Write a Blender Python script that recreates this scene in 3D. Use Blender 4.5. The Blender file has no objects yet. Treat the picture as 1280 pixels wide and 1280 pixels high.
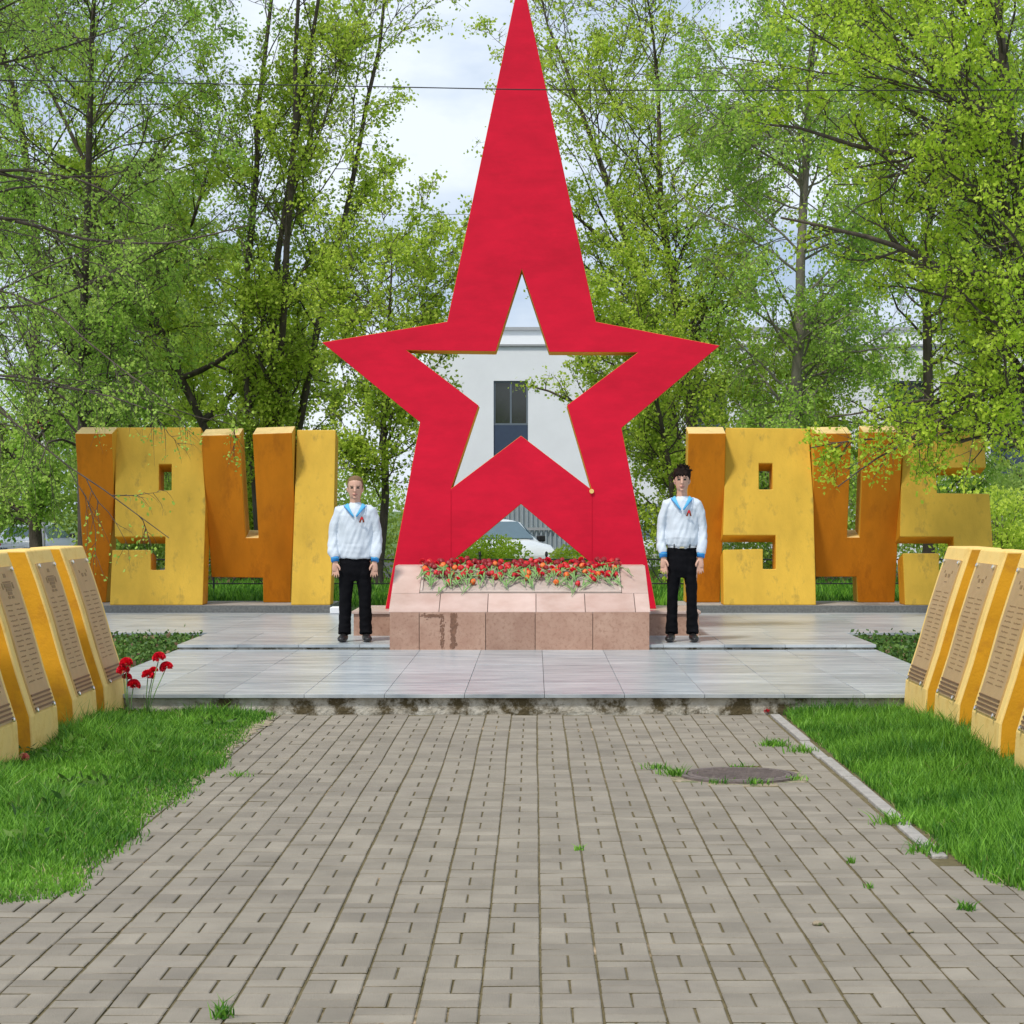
import bpy, bmesh, math, random
import numpy as np
from mathutils import Vector, Matrix, noise
from mathutils.geometry import tessellate_polygon

S = bpy.context.scene
COL = S.collection
R = math.radians
rng = np.random.default_rng(7)
random.seed(7)

# ------------------------------------------------------------------ camera, sky, sun, exposure
F, CX, CY, H = 2631.0, 668.0, 636.0, 1.63      # focal length and principal point (1280 px picture), eye height
cam_d = bpy.data.cameras.new('camera'); cam = bpy.data.objects.new('camera', cam_d); COL.objects.link(cam)
cam.location = (0, 0, H); cam.rotation_euler = (R(90), 0, 0)
cam_d.sensor_width = 36; cam_d.sensor_fit = 'HORIZONTAL'; cam_d.lens = F / 1280 * 36
cam_d.shift_x = -(CX - 640) / 1280; cam_d.shift_y = -(640 - CY) / 1280
cam_d.clip_start = 0.1; cam_d.clip_end = 3000
S.camera = cam
SUN_EL, SUN_AZ = R(57), R(215)
W = bpy.data.worlds.new('World'); S.world = W; W.use_nodes = True
nt = W.node_tree; nt.nodes.clear()
o_ = nt.nodes.new('ShaderNodeOutputWorld')
bg = nt.nodes.new('ShaderNodeBackground'); nt.links.new(bg.outputs[0], o_.inputs[0])
sky = nt.nodes.new('ShaderNodeTexSky'); sky.sky_type = 'NISHITA'; sky.sun_disc = False
sky.sun_elevation = SUN_EL; sky.sun_rotation = SUN_AZ; sky.air_density = 1.2; sky.dust_density = 2.0
tc = nt.nodes.new('ShaderNodeTexCoord'); mp = nt.nodes.new('ShaderNodeMapping')
mp.inputs['Scale'].default_value = (3.2, 3.2, 7.0); mp.inputs['Location'].default_value = (0.4, 0.0, 0.2)
nt.links.new(tc.outputs['Generated'], mp.inputs[0])
n1 = nt.nodes.new('ShaderNodeTexNoise'); n1.inputs['Scale'].default_value = 1.5; n1.inputs['Detail'].default_value = 7; n1.inputs['Roughness'].default_value = .55
nt.links.new(mp.outputs[0], n1.inputs['Vector'])
cr = nt.nodes.new('ShaderNodeValToRGB')                       # cloud brightness: blue-grey bellies to white
cr.color_ramp.elements[0].position = .40; cr.color_ramp.elements[0].color = (4.6, 5.9, 7.9, 1)
cr.color_ramp.elements[1].position = .62; cr.color_ramp.elements[1].color = (9.2, 9.9, 10.8, 1)
nt.links.new(n1.outputs['Fac'], cr.inputs[0])
mx = nt.nodes.new('ShaderNodeMix'); mx.data_type = 'RGBA'; mx.inputs[0].default_value = .86
nt.links.new(sky.outputs[0], mx.inputs[6]); nt.links.new(cr.outputs[0], mx.inputs[7])
nt.links.new(mx.outputs[2], bg.inputs[0]); bg.inputs[1].default_value = .09
sun_d = bpy.data.lights.new('sun', 'SUN'); sun_d.energy = 2.4; sun_d.angle = R(8); sun_d.color = (1, .95, .86)
sun = bpy.data.objects.new('sun', sun_d); COL.objects.link(sun)
d = Vector((math.sin(SUN_AZ) * math.cos(SUN_EL), math.cos(SUN_AZ) * math.cos(SUN_EL), math.sin(SUN_EL)))
sun.rotation_euler = d.to_track_quat('Z', 'Y').to_euler()
S.view_settings.view_transform = 'Standard'; S.view_settings.look = 'None'
S.view_settings.exposure = 0.3; S.view_settings.gamma = 1
S.cycles.max_bounces = 6; S.cycles.transparent_max_bounces = 6; S.cycles.diffuse_bounces = 4
S.cycles.transmission_bounces = 4; S.cycles.use_denoising = True

def at(px, py, Y):
    return Vector(((px - CX) / F * Y, Y, H - (py - CY) / F * Y))
def xat(px, Y): return (px - CX) / F * Y

# ------------------------------------------------------------------ materials
MATS = {}
def mat(name, col, rough=.7, var=.12, scale=6, bump=0, bscale=40, metal=0, col2=None, stretch=(1, 1, 1), attr=None, spec=.5,
        stain=None, stain_scale=1.5, stain_lo=.55, stain_hi=.7, emit=None, detail=6, attr_amt=.3):
    m = bpy.data.materials.new(name); m.use_nodes = True; t = m.node_tree; N = t.nodes; L = t.links
    b = N['Principled BSDF']; b.inputs['Roughness'].default_value = rough; b.inputs['Metallic'].default_value = metal
    b.inputs['Specular IOR Level'].default_value = spec
    c = N.new('ShaderNodeTexCoord'); mp = N.new('ShaderNodeMapping'); mp.inputs['Scale'].default_value = stretch
    L.new(c.outputs['Object'], mp.inputs[0])
    nz = N.new('ShaderNodeTexNoise'); nz.inputs['Scale'].default_value = scale; nz.inputs['Detail'].default_value = detail; nz.inputs['Roughness'].default_value = .6
    L.new(mp.outputs[0], nz.inputs['Vector'])
    rp = N.new('ShaderNodeValToRGB'); e = rp.color_ramp.elements
    e[0].position = .3; e[1].position = .7
    c2 = col2 or tuple(x * (1 + var) for x in col); c1 = tuple(x * (1 - var) for x in col) if not col2 else col
    e[0].color = (*c1, 1); e[1].color = (*c2, 1)
    L.new(nz.outputs['Fac'], rp.inputs[0]); out = rp.outputs[0]
    if stain:
        ns = N.new('ShaderNodeTexNoise'); ns.inputs['Scale'].default_value = stain_scale; ns.inputs['Detail'].default_value = 9; ns.inputs['Roughness'].default_value = .7
        L.new(mp.outputs[0], ns.inputs['Vector'])
        mr = N.new('ShaderNodeMapRange'); mr.inputs['From Min'].default_value = stain_lo; mr.inputs['From Max'].default_value = stain_hi
        L.new(ns.outputs['Fac'], mr.inputs[0])
        mm = N.new('ShaderNodeMix'); mm.data_type = 'RGBA'; L.new(mr.outputs[0], mm.inputs[0]); L.new(out, mm.inputs[6]); mm.inputs[7].default_value = (*stain, 1)
        out = mm.outputs[2]
    if attr:
        a = N.new('ShaderNodeAttribute'); a.attribute_name = attr
        hs = N.new('ShaderNodeMapRange'); hs.inputs['To Min'].default_value = 1 - attr_amt; hs.inputs['To Max'].default_value = 1 + attr_amt
        L.new(a.outputs['Fac'], hs.inputs[0])
        mm = N.new('ShaderNodeMix'); mm.data_type = 'RGBA'; mm.blend_type = 'MULTIPLY'; mm.inputs[0].default_value = 1
        L.new(out, mm.inputs[6]); L.new(hs.outputs[0], mm.inputs[7]); out = mm.outputs[2]
    L.new(out, b.inputs['Base Color'])
    if bump:
        nb = N.new('ShaderNodeTexNoise'); nb.inputs['Scale'].default_value = bscale; nb.inputs['Detail'].default_value = 5
        L.new(mp.outputs[0], nb.inputs['Vector'])
        bp = N.new('ShaderNodeBump'); bp.inputs['Strength'].default_value = bump; bp.inputs['Distance'].default_value = .02
        L.new(nb.outputs['Fac'], bp.inputs['Height']); L.new(bp.outputs[0], b.inputs['Normal'])
    MATS[name] = m; return m

def leafmat(name, ca, cb, trans=.35):
    """leaf: colour runs ca..cb by a random value stored on each leaf, part of the light passes through"""
    m = bpy.data.materials.new(name); m.use_nodes = True; t = m.node_tree; N = t.nodes; L = t.links; N.clear()
    o = N.new('ShaderNodeOutputMaterial'); a = N.new('ShaderNodeAttribute'); a.attribute_name = 'tint'
    r = N.new('ShaderNodeValToRGB'); r.color_ramp.elements[0].color = (*ca, 1); r.color_ramp.elements[1].color = (*cb, 1)
    L.new(a.outputs['Fac'], r.inputs[0])
    p = N.new('ShaderNodeBsdfPrincipled'); p.inputs['Roughness'].default_value = .5; p.inputs['Specular IOR Level'].default_value = .3
    tr = N.new('ShaderNodeBsdfTranslucent'); ms = N.new('ShaderNodeMixShader'); ms.inputs[0].default_value = trans
    L.new(r.outputs[0], p.inputs['Base Color']); L.new(r.outputs[0], tr.inputs[0])
    L.new(p.outputs[0], ms.inputs[1]); L.new(tr.outputs[0], ms.inputs[2]); L.new(ms.outputs[0], o.inputs[0])
    MATS[name] = m; return m

m_red = mat('red paint', (.66, .007, .034), .62, var=.10, scale=2.2, stretch=(1, 1, 2.4), bump=.05, bscale=30, spec=.18, stain=(.52, .006, .026), stain_scale=.9, stain_lo=.5, stain_hi=.75)
m_gold = mat('gold paint', (.66, .36, .03), .65, var=.12, scale=3, bump=.1, bscale=60, spec=.25)
m_yel = mat('yellow paint', (.66, .41, .05), .7, var=.14, scale=3.0, stretch=(1, 1, .45), bump=.12, bscale=60, spec=.25, stain=(.30, .20, .045), stain_scale=5.5, stain_lo=.55, stain_hi=.75, detail=10)
m_org = mat('ochre paint', (.60, .20, .007), .7, var=.14, scale=3.0, stretch=(1, 1, .4), bump=.1, bscale=60, spec=.2, stain=(.30, .085, .006), stain_scale=2.5, stain_lo=.52, stain_hi=.8)
m_top = mat('top lit pale yellow', (.78, .56, .22), .65, var=.1, scale=4, bump=.3, bscale=50, stain=(.5, .34, .1), stain_scale=5)  # upward numeral faces: yellow paled, sky light put into the colour
m_cream = mat('sky lit cream yellow', (.86, .60, .20), .7, var=.08, scale=5, bump=.15, bscale=80, spec=.25, stain=(.62, .36, .07), stain_scale=5, stain_lo=.5, stain_hi=.75)  # slab fronts: the yellow paint with sky light painted in
m_side = mat('shaded orange yellow', (.72, .34, .015), .7, var=.12, scale=3, bump=.13, bscale=60, spec=.25, stain=(.50, .21, .02), stain_scale=2.4, stain_lo=.48, stain_hi=.7)  # side faces: the same yellow darkened, their shade put into the colour
m_bronze = mat('bronze plaque', (.50, .345, .155), .45, var=.08, scale=8, metal=.2, bump=.1, bscale=60)
m_bronzed = mat('dark bronze', (.17, .105, .04), .45, var=.15, scale=20, metal=.4)
m_engr = mat('engraving', (.27, .17, .07), .6, var=.1)
m_bolt = mat('steel bolt', (.85, .85, .83), .2, metal=.9, var=.05)
m_paver = mat('concrete paver', (.262, .230, .182), .9, var=.15, scale=3, bump=.4, bscale=140, spec=.3, attr='tint', attr_amt=.13, detail=10, stain=(.20, .175, .145), stain_scale=1.1, stain_lo=.5, stain_hi=.8)
m_joint = mat('joint sand and moss', (.10, .080, .030), .95, col2=(.19, .15, .07), scale=14, bump=.6, bscale=90, stain=(.50, .38, .25), stain_scale=1.0, stain_lo=.60, stain_hi=.68)
m_soil = mat('soil', (.12, .085, .05), .95, col2=(.24, .18, .11), scale=10, bump=.8, bscale=60)
m_lawn = mat('lawn ground', (.05, .11, .018), .9, col2=(.11, .19, .03), scale=5, bump=.8, bscale=70)
m_dirt = mat('sandy dirt', (.25, .20, .13), .95, col2=(.42, .34, .24), scale=14, stain=(.10, .13, .04), stain_scale=9, stain_lo=.5, stain_hi=.6, bump=.6, bscale=90)
m_gran = mat('grey granite slab', (.22, .26, .29), .30, col2=(.56, .58, .58), scale=3.0, stretch=(.6, 3.5, 1), bump=.04, bscale=60, attr='tint', attr_amt=.12, detail=9, spec=.35)  # pale bluish streaks paint sky reflection into the colour, along with stone mottling
m_concf = mat('weathered concrete', (.34, .30, .23), .9, col2=(.60, .57, .50), scale=7, bump=.8, bscale=30, stain=(.09, .068, .03), stain_scale=4.5, stain_lo=.47, stain_hi=.58, detail=12)
m_conc = mat('kerb concrete', (.36, .335, .30), .9, var=.2, scale=10, bump=.6, bscale=60)
m_dgran = mat('dark granite', (.10, .105, .10), .55, col2=(.20, .20, .19), scale=30, bump=.2)
m_pink = mat('pink granite', (.47, .33, .27), .35, col2=(.62, .48, .42), scale=3, detail=12, bump=.08, bscale=120, attr='tint', attr_amt=.08)
m_brown = mat('red brown granite', (.38, .215, .15), .38, col2=(.49, .31, .225), scale=5, detail=14, bump=.1, bscale=150, attr='tint', attr_amt=.1, stain=(.30, .16, .105), stain_scale=28, stain_lo=.5, stain_hi=.7)
m_joint2 = mat('grout', (.17, .13, .10), .9)
m_iron = mat('cast iron', (.17, .135, .12), .7, var=.25, scale=14, metal=.3, bump=.5, bscale=60)
m_bark = mat('dark bark', (.055, .042, .032), .95, col2=(.12, .095, .075), scale=9, stretch=(1, 1, .3), bump=1, bscale=30)
m_bark2 = mat('grey bark', (.14, .12, .095), .95, col2=(.27, .24, .19), scale=9, stretch=(1, 1, .35), bump=1, bscale=30)
m_birch = mat('birch bark', (.10, .085, .07), .85, col2=(.50, .47, .42), scale=5, stretch=(1, 1, 2.2), bump=.4, bscale=30)
m_white = mat('white plaster', (.80, .82, .84), .8, var=.03, scale=1.2, bump=.1)
m_greyb = mat('grey coping', (.35, .36, .37), .6, var=.05)
m_frame = mat('dark window frame', (.14, .17, .20), .5, var=.05)
m_panel = mat('blue grey panel', (.045, .065, .11), .4, var=.08)
m_glass = mat('window glass', (.02, .024, .02), .08, var=.1, spec=.8)
m_corr = mat('corrugated sheet', (.42, .47, .50), .45, var=.06, metal=.3)
m_black = mat('black iron', (.015, .015, .016), .5, var=.1)
m_asph = mat('asphalt', (.05, .05, .05), .9, var=.2, scale=20, bump=.4)
L_lind = leafmat('linden leaf', (.28, .45, .03), (.74, .86, .13), .52)
L_lime = leafmat('bright maple leaf', (.30, .50, .02), (.72, .88, .10), .52)
L_birch = leafmat('birch leaf', (.24, .46, .05), (.62, .82, .16), .52)
L_far = leafmat('far leaf', (.24, .38, .06), (.52, .68, .15), .48)
L_grass = leafmat('grass blade', (.045, .16, .012), (.24, .50, .05), .35)
L_bed = leafmat('bed leaf', (.035, .10, .016), (.14, .25, .04), .25)
L_litter = leafmat('dry leaf', (.10, .05, .03), (.32, .20, .12), .1)

# ------------------------------------------------------------------ object helpers
def tag(o, label=None, cat=None, group=None, kind=None):
    if label: o['label'] = label
    if cat: o['category'] = cat
    if group: o['group'] = group
    if kind: o['kind'] = kind
    return o
def thing(name, label, cat, loc=(0, 0, 0), group=None):
    o = bpy.data.objects.new(name, None); COL.objects.link(o); o.location = loc; o.empty_display_size = .2
    return tag(o, label, cat, group)
def mk(name, v, f, mats, parent=None, smooth=False, midx=None, tint=None, loc=None, bevel=0):
    me = bpy.data.meshes.new(name)
    off = Vector(parent_loc(parent)) if parent else Vector(loc or (0, 0, 0))
    if isinstance(v, np.ndarray):
        v = v - np.array(off); nv, nf = len(v), len(f); k = f.shape[1]
        me.vertices.add(nv); me.vertices.foreach_set('co', v.astype(np.float32).ravel())
        me.loops.add(nf * k); me.loops.foreach_set('vertex_index', f.astype(np.int32).ravel())
        me.polygons.add(nf); me.polygons.foreach_set('loop_start', np.arange(0, nf * k, k, dtype=np.int32))
        me.update(calc_edges=True)
    else:
        me.from_pydata([tuple(Vector(p) - off) for p in v], [], [tuple(q) for q in f]); me.update()
    if not isinstance(mats, (list, tuple)): mats = [mats]
    for m in mats: me.materials.append(m)
    if midx is not None: me.polygons.foreach_set('material_index', np.asarray(midx, dtype=np.int32))
    if smooth: me.polygons.foreach_set('use_smooth', np.ones(len(me.polygons), dtype=bool))
    if tint is not None:
        a = me.attributes.new('tint', 'FLOAT', 'POINT'); a.data.foreach_set('value', np.asarray(tint, dtype=np.float32))
    o = bpy.data.objects.new(name, me); COL.objects.link(o)
    if parent: o.parent = parent
    else: o.location = off
    if bevel:
        b = o.modifiers.new('b', 'BEVEL'); b.width = bevel; b.segments = 2; b.limit_method = 'ANGLE'; b.angle_limit = R(40)
    return o
def parent_loc(p):
    l = Vector((0, 0, 0))
    while p: l += p.location; p = p.parent
    return l
def copy_tree(o, parent=None):
    c = o.copy(); COL.objects.link(c); c.parent = parent
    for ch in o.children: copy_tree(ch, c)
    return c

class MB:
    def __init__(s): s.v = []; s.f = []; s.m = []; s.t = []
    def add(s, v, f, m=0, t=.5):
        n = len(s.v); s.v += [Vector(p) for p in v]; s.f += [tuple(i + n for i in q) for q in f]; s.m += [m] * len(f); s.t += [t] * len(v); return s
    def box(s, x0, x1, y0, y1, z0, z1, m=0, t=.5):
        v = [(x, y, z) for z in (z0, z1) for y in (y0, y1) for x in (x0, x1)]
        return s.add(v, [(0, 2, 3, 1), (4, 5, 7, 6), (0, 1, 5, 4), (2, 6, 7, 3), (0, 4, 6, 2), (1, 3, 7, 5)], m, t)
    def hexa(s, b, tp, m=0, t=.5):              # bottom four and top four corners, same order round
        return s.add(list(b) + list(tp), [(3, 2, 1, 0), (4, 5, 6, 7)] + [(i, (i + 1) % 4, 4 + (i + 1) % 4, 4 + i) for i in range(4)], m, t)
    def tube(s, pts, rad, n=8, m=0, caps=True, axis=None, t=.5):
        pts = [Vector(p) for p in pts]; k = len(pts); v = []
        if not isinstance(rad, (list, tuple)): rad = [rad] * k
        for i, p in enumerate(pts):
            d = (pts[min(i + 1, k - 1)] - pts[max(i - 1, 0)]).normalized()
            ref = Vector(axis) if axis else (Vector((1, 0, 0)) if abs(d.x) < .8 else Vector((0, 0, 1)))
            a = (ref - d * ref.dot(d)).normalized(); b = d.cross(a)
            r = rad[i]; rx, ry = r if isinstance(r, (list, tuple)) else (r, r)
            v += [p + a * rx * math.cos(6.2832 * j / n) + b * ry * math.sin(6.2832 * j / n) for j in range(n)]
        f = [(i * n + j, i * n + (j + 1) % n, (i + 1) * n + (j + 1) % n, (i + 1) * n + j) for i in range(k - 1) for j in range(n)]
        if caps: f += [tuple(range(n))[::-1], tuple((k - 1) * n + j for j in range(n))]
        return s.add(v, f, m, t)
    def lathe(s, prof, n=16, c=(0, 0, 0), ax='Z', m=0, t=.5):
        v = []
        for r, z in prof:
            for j in range(n):
                a = 6.2832 * j / n; q = (r * math.cos(a), r * math.sin(a), z)
                if ax == 'X': q = (q[2], q[0], q[1])
                if ax == 'Y': q = (q[0], q[2], q[1])
                v.append(Vector(q) + Vector(c))
        k = len(prof); f = [(i * n + j, i * n + (j + 1) % n, (i + 1) * n + (j + 1) % n, (i + 1) * n + j) for i in range(k - 1) for j in range(n)]
        f += [tuple(range(n))[::-1], tuple((k - 1) * n + j for j in range(n))]
        return s.add(v, f, m, t)
    def build(s, name, mats, parent=None, smooth=False, bevel=0, loc=None, fix=True):
        o = mk(name, s.v, s.f, mats, parent, smooth, s.m, s.t, loc, bevel)
        if fix:
            bm = bmesh.new(); bm.from_mesh(o.data); bmesh.ops.recalc_face_normals(bm, faces=bm.faces); bm.to_mesh(o.data); bm.free()
        return o
def poly_prism(loops, back, mats, name, parent=None, bevel=0, loc=None):
    """front face = first loop with the other loops as holes; back = function giving each front vertex its rear vertex"""
    allp = [p for l in loops for p in l]; n = len(allp)
    tris = tessellate_polygon([[Vector((p.x, p.z, 0)) for p in l] for l in loops])
    v = allp + [back(p) for p in allp]; f = []; m = []
    for t in tris: f.append(tuple(t)); m.append(0); f.append(tuple(i + n for i in t)[::-1]); m.append(0)
    s = 0
    for l in loops:
        k = len(l)
        for i in range(k): a, b = s + i, s + (i + 1) % k; f.append((a, b, b + n, a + n)); m.append(1)
        s += k
    o = mk(name, v, f, mats, parent, midx=m, loc=loc)
    bm = bmesh.new(); bm.from_mesh(o.data); bmesh.ops.recalc_face_normals(bm, faces=bm.faces); bm.to_mesh(o.data); bm.free()
    if bevel:
        b = o.modifiers.new('b', 'BEVEL'); b.width = bevel; b.segments = 2; b.limit_method = 'ANGLE'; b.angle_limit = R(30)
    return o

# ------------------------------------------------------------------ ground
YB = [-60, 0, 3, 16.6, 16.7, 17.2, 24.1, 28.6, 28.8, 30.1, 31, 34, 38, 41, 45, 55, 70, 90, 140, 400, 1500]
ZB = [-.03, -.03, -.03, -.03, -.03, .09, .09, .10, .10, .22, .25, .25, .25, .20, -.05, -.15, -.30, -.30, -.3, -.3, -.3]
def gz(y): return float(np.interp(y, YB, ZB))
xs = [-1200, -300, -60, -25, -12, -6, -3, 0, 3, 6, 12, 25, 60, 300, 1200]
v = [(x, y, gz(y)) for y in YB for x in xs]; nx = len(xs)
f = [(j * nx + i, j * nx + i + 1, (j + 1) * nx + i + 1, (j + 1) * nx + i) for j in range(len(YB) - 1) for i in range(nx - 1)]
tag(mk('ground', v, f, m_lawn), kind='structure')
# road behind the park
ry = [43.5, 45, 55, 70, 90]
v = [(x, y, gz(y) + .006) for y in ry for x in (-80, 80)]
tag(mk('road', v, [(2 * i, 2 * i + 1, 2 * i + 3, 2 * i + 2) for i in range(4)], m_asph), kind='structure')
# sandy bed under the pavers
tag(mk('paving_bed', [(-5.4, 2, -.008), (5.4, 2, -.008), (5.4, 9.7, -.008), (1.98, 9.7, -.008), (1.98, 16.69, -.008), (-2.45, 16.69, -.008), (-2.45, 9.7, -.008), (-5.4, 9.7, -.008)],
       [(0, 1, 2, 3, 4, 5, 6, 7)], m_joint), kind='structure')
PW = .2025; X0 = .0215; MH = (1.25, 12.86)
def in_paving(x, y):
    if y > 16.66 or y < 2.5: return False
    if y > 9.6: return -2.42 < x < 1.86
    return abs(x) < 5.2
v = []; f = []; tt = []; pm = []
def brick(x0, x1, y0, y1, el=1, er=1):
    g = .0032 + random.random() * .0015; x0 += g + .0006 * el; x1 -= g + .0006 * er; y0 += g + .0022; y1 -= g + .0022
    cx, cy = (x0 + x1) / 2, (y0 + y1) / 2
    if not in_paving(cx, cy): return
    if math.hypot(cx - MH[0], cy - MH[1]) < .43: return
    jx_ = .008 * noise.noise((x0 * 1.1, cy * .55, 11)); x0 += jx_; x1 += jx_; cx += jx_
    z = random.gauss(0, .0009) - .0035 * max(0, noise.noise((cx * .9, cy * .5, 3)))
    tx, ty = random.gauss(0, .006), random.gauss(0, .006); b = .004; a = random.gauss(0, .006)
    n = len(v)
    for (e, dz) in ((0, -.03), (0, -.0035), (b, 0)):
        for (x, y) in ((x0 + e, y0 + e), (x1 - e, y0 + e), (x1 - e, y1 - e), (x0 + e, y1 - e)):
            xx = x - a * (y - cy); yy = y + a * (x - cx)
            v.append((xx, yy, z + dz + (x - cx) * tx + (y - cy) * ty))
    for k in (0, 4):
        for i in range(4): f.append((n + k + i, n + k + (i + 1) % 4, n + k + 4 + (i + 1) % 4, n + k + 4 + i))
    for q_ in range(4): pm.append(1)
    for q_ in range(5): pm.append(0)
    f.append((n + 8, n + 9, n + 10, n + 11)); tt.extend([random.random()] * 12)
for k in range(-27, 27):
    xa = X0 + k * PW + .003 * math.sin(k * 3.1)
    for j in range(10, 84):
        ya = j * PW
        if (j + k) % 2:
            brick(xa, xa + PW / 2, ya, ya + PW, 1, 0); brick(xa + PW / 2, xa + PW, ya, ya + PW, 0, 1)
        else:
            brick(xa, xa + PW, ya, ya + PW / 2); brick(xa, xa + PW, ya + PW / 2, ya + PW)
tag(mk('paving', v, f, [m_paver, m_joint], tint=tt, midx=pm), kind='structure')
# sandy rim of the lawns
def strip(pts, w, z, name, m):
    v = []; f = []
    for i, (x, y) in enumerate(pts):
        v += [(x - w * (.9 + .5 * noise.noise((x * 3, y * 3, 1))), y, z), (x + w * (.45 + .5 * noise.noise((x * 2, y * 2.1, 7)) + .35 * noise.noise((x, y * 9, 2)) + .3 * noise.noise((x, y * 31, 4))), y, z)]
    for i in range(len(pts) - 1): f.append((2 * i, 2 * i + 1, 2 * i + 3, 2 * i + 2))
    return tag(mk(name, v, f, m), kind='structure')
strip([(-2.10, 9.0 + .025 * i) for i in range(300)], .15, .003, 'dirt_edge', m_dirt)
# lawns: low mounds under the blades
def lawn_patch(name, x0, x1, y0, y1, m, h0=.02, corner=0):
    nx, ny = 14, 40; v = []
    for j in range(ny):
        y = y0 + (y1 - y0) * j / (ny - 1)
        for i in range(nx):
            x = x0 + (x1 - x0) * i / (nx - 1); e = min(1, min(abs(x - x0), abs(x1 - x), y - y0 + .001) / .35)
            v.append((x, y, -.022 + .026 * e + .006 * noise.noise((x * 2, y * 2, 0))))
    f = [(j * nx + i, j * nx + i + 1, (j + 1) * nx + i + 1, (j + 1) * nx + i) for j in range(ny - 1) for i in range(nx - 1)]
    return tag(mk(name, v, f, m, smooth=True), kind='structure')
lawn_patch('lawn', -7, -2.2, 8.7, 16.68, m_lawn, .03)
lawn_patch('lawn', 1.97, 7, 8.7, 16.68, m_lawn, .03)

def blades(n, xf, h, w, m, name, ly=0, lean=.5, zf=None):
    x, y, s = xf(n); n = len(x); z = np.array([zf(a, b) for a, b in zip(x, y)]) if zf else np.zeros(n)
    az = rng.uniform(0, 6.283, n); hh = h * s * rng.uniform(.45, 1.25, n) * np.where(rng.uniform(0, 1, n) < .06, 1.5, 1); ww = w * rng.uniform(.7, 1.3, n)
    ln = rng.uniform(.1, lean, n) * hh; la = rng.uniform(0, 6.283, n)
    dx, dy = np.cos(az) * ww, np.sin(az) * ww; lx, ly_ = np.cos(la) * ln, np.sin(la) * ln
    P = np.zeros((n, 5, 3))
    P[:, 0] = np.c_[x - dx, y - dy, z]; P[:, 1] = np.c_[x + dx, y + dy, z]
    P[:, 2] = np.c_[x + dx * .8 + lx * .35, y + dy * .8 + ly_ * .35, z + hh * .55]; P[:, 3] = np.c_[x - dx * .8 + lx * .35, y - dy * .8 + ly_ * .35, z + hh * .55]
    P[:, 4] = np.c_[x + lx, y + ly_, z + hh]
    b = np.arange(n)[:, None] * 5
    f = np.concatenate([b + [0, 1, 2], b + [0, 2, 3], b + [3, 2, 4]])
    cl = np.array([noise.noise((a * 1.6, c * 1.6, 5)) for a, c in zip(x, y)]) * .6
    t = np.clip(rng.uniform(-.1, .95, n) + cl, 0, 1)
    return mk(name, P.reshape(-1, 3), f, m, tint=np.repeat(t, 5))
def left_lawn(n):
    y = rng.uniform(8.60, 16.66, n); x = -1.90 - np.abs(rng.uniform(0, 2.9, n)); 
    e = -1.99 - .018 * (y - 10) - .025 * np.sin(y * 1.3 + .5) - .03 * np.sin(y * 4.1) + rng.normal(0, .04, n) - np.where(y < 9.0, (9.0 - y) ** 2 * 2.5, 0)
    k = x < e; x = x[k]; y = y[k]; e = e[k]; s = .38 + .75 * np.minimum(1, (e - x) / .5)
    s *= .8 + .35 * np.sin(x * 3 + y * 2); s *= np.where(x < -3.0, 1.35, 1); return x, y, s
def right_lawn(n):
    y = rng.uniform(8.60, 16.66, n); x = 1.96 + rng.uniform(0, 2.9, n)
    e = 1.96 + rng.normal(0, .02, n) + np.where(y < 9.3, (9.3 - y) ** 2 * .9, 0) + .03 * np.sin(y * 5)
    k = x > e; x = x[k]; y = y[k]; e = e[k]; s = .65 + .6 * np.minimum(1, (x - e) / .4); s *= np.where(x > 2.7, 1.2, 1); s *= .9 + .25 * np.sin(x * 2.6 - y * 1.7); return x, y, s
tag(blades(150000, left_lawn, .085, .0040, L_grass, 'grass', lean=1.0), 'long green grass left of the paved path', 'grass', kind='stuff')
tag(blades(150000, right_lawn, .095, .0038, L_grass, 'grass', lean=.75), 'thick green grass right of the paved path', 'grass', kind='stuff')
def back_lawn(n):
    x = rng.uniform(-9, 9, n); y = rng.uniform(30.1, 38, n); return x, y, np.ones(n)
tag(blades(60000, back_lawn, .14, .011, L_grass, 'grass', zf=lambda a, b: gz(b)), 'green lawn behind the star and numerals', 'grass', kind='stuff')

def leafcloud(P, size, m, name, parent=None, flat=.0, tint=None, aspect=.62, nrm=None):
    """one small folded leaf (four corners) at every point"""
    n = len(P); s = size * rng.uniform(.6, 1.3, n)[:, None]
    a = rng.normal(size=(n, 3)); a[:, 2] -= .5; a /= np.linalg.norm(a, axis=1)[:, None]
    b = rng.normal(size=(n, 3)); b[:, 2] *= (1 - flat); b -= a * np.sum(a * b, axis=1)[:, None]; b /= np.linalg.norm(b, axis=1)[:, None]
    c = np.cross(a, b)
    V = np.stack([P, P + a * s * .5 + b * s * aspect * .5 + c * s * .08, P + a * s, P + a * s * .5 - b * s * aspect * .5 + c * s * .08], 1).reshape(-1, 3)
    f = np.arange(n * 4).reshape(n, 4)
    if tint is None: tint = rng.uniform(0, 1, n)
    return mk(name, V, f, m, parent, tint=np.repeat(np.clip(tint, 0, 1), 4))

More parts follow.
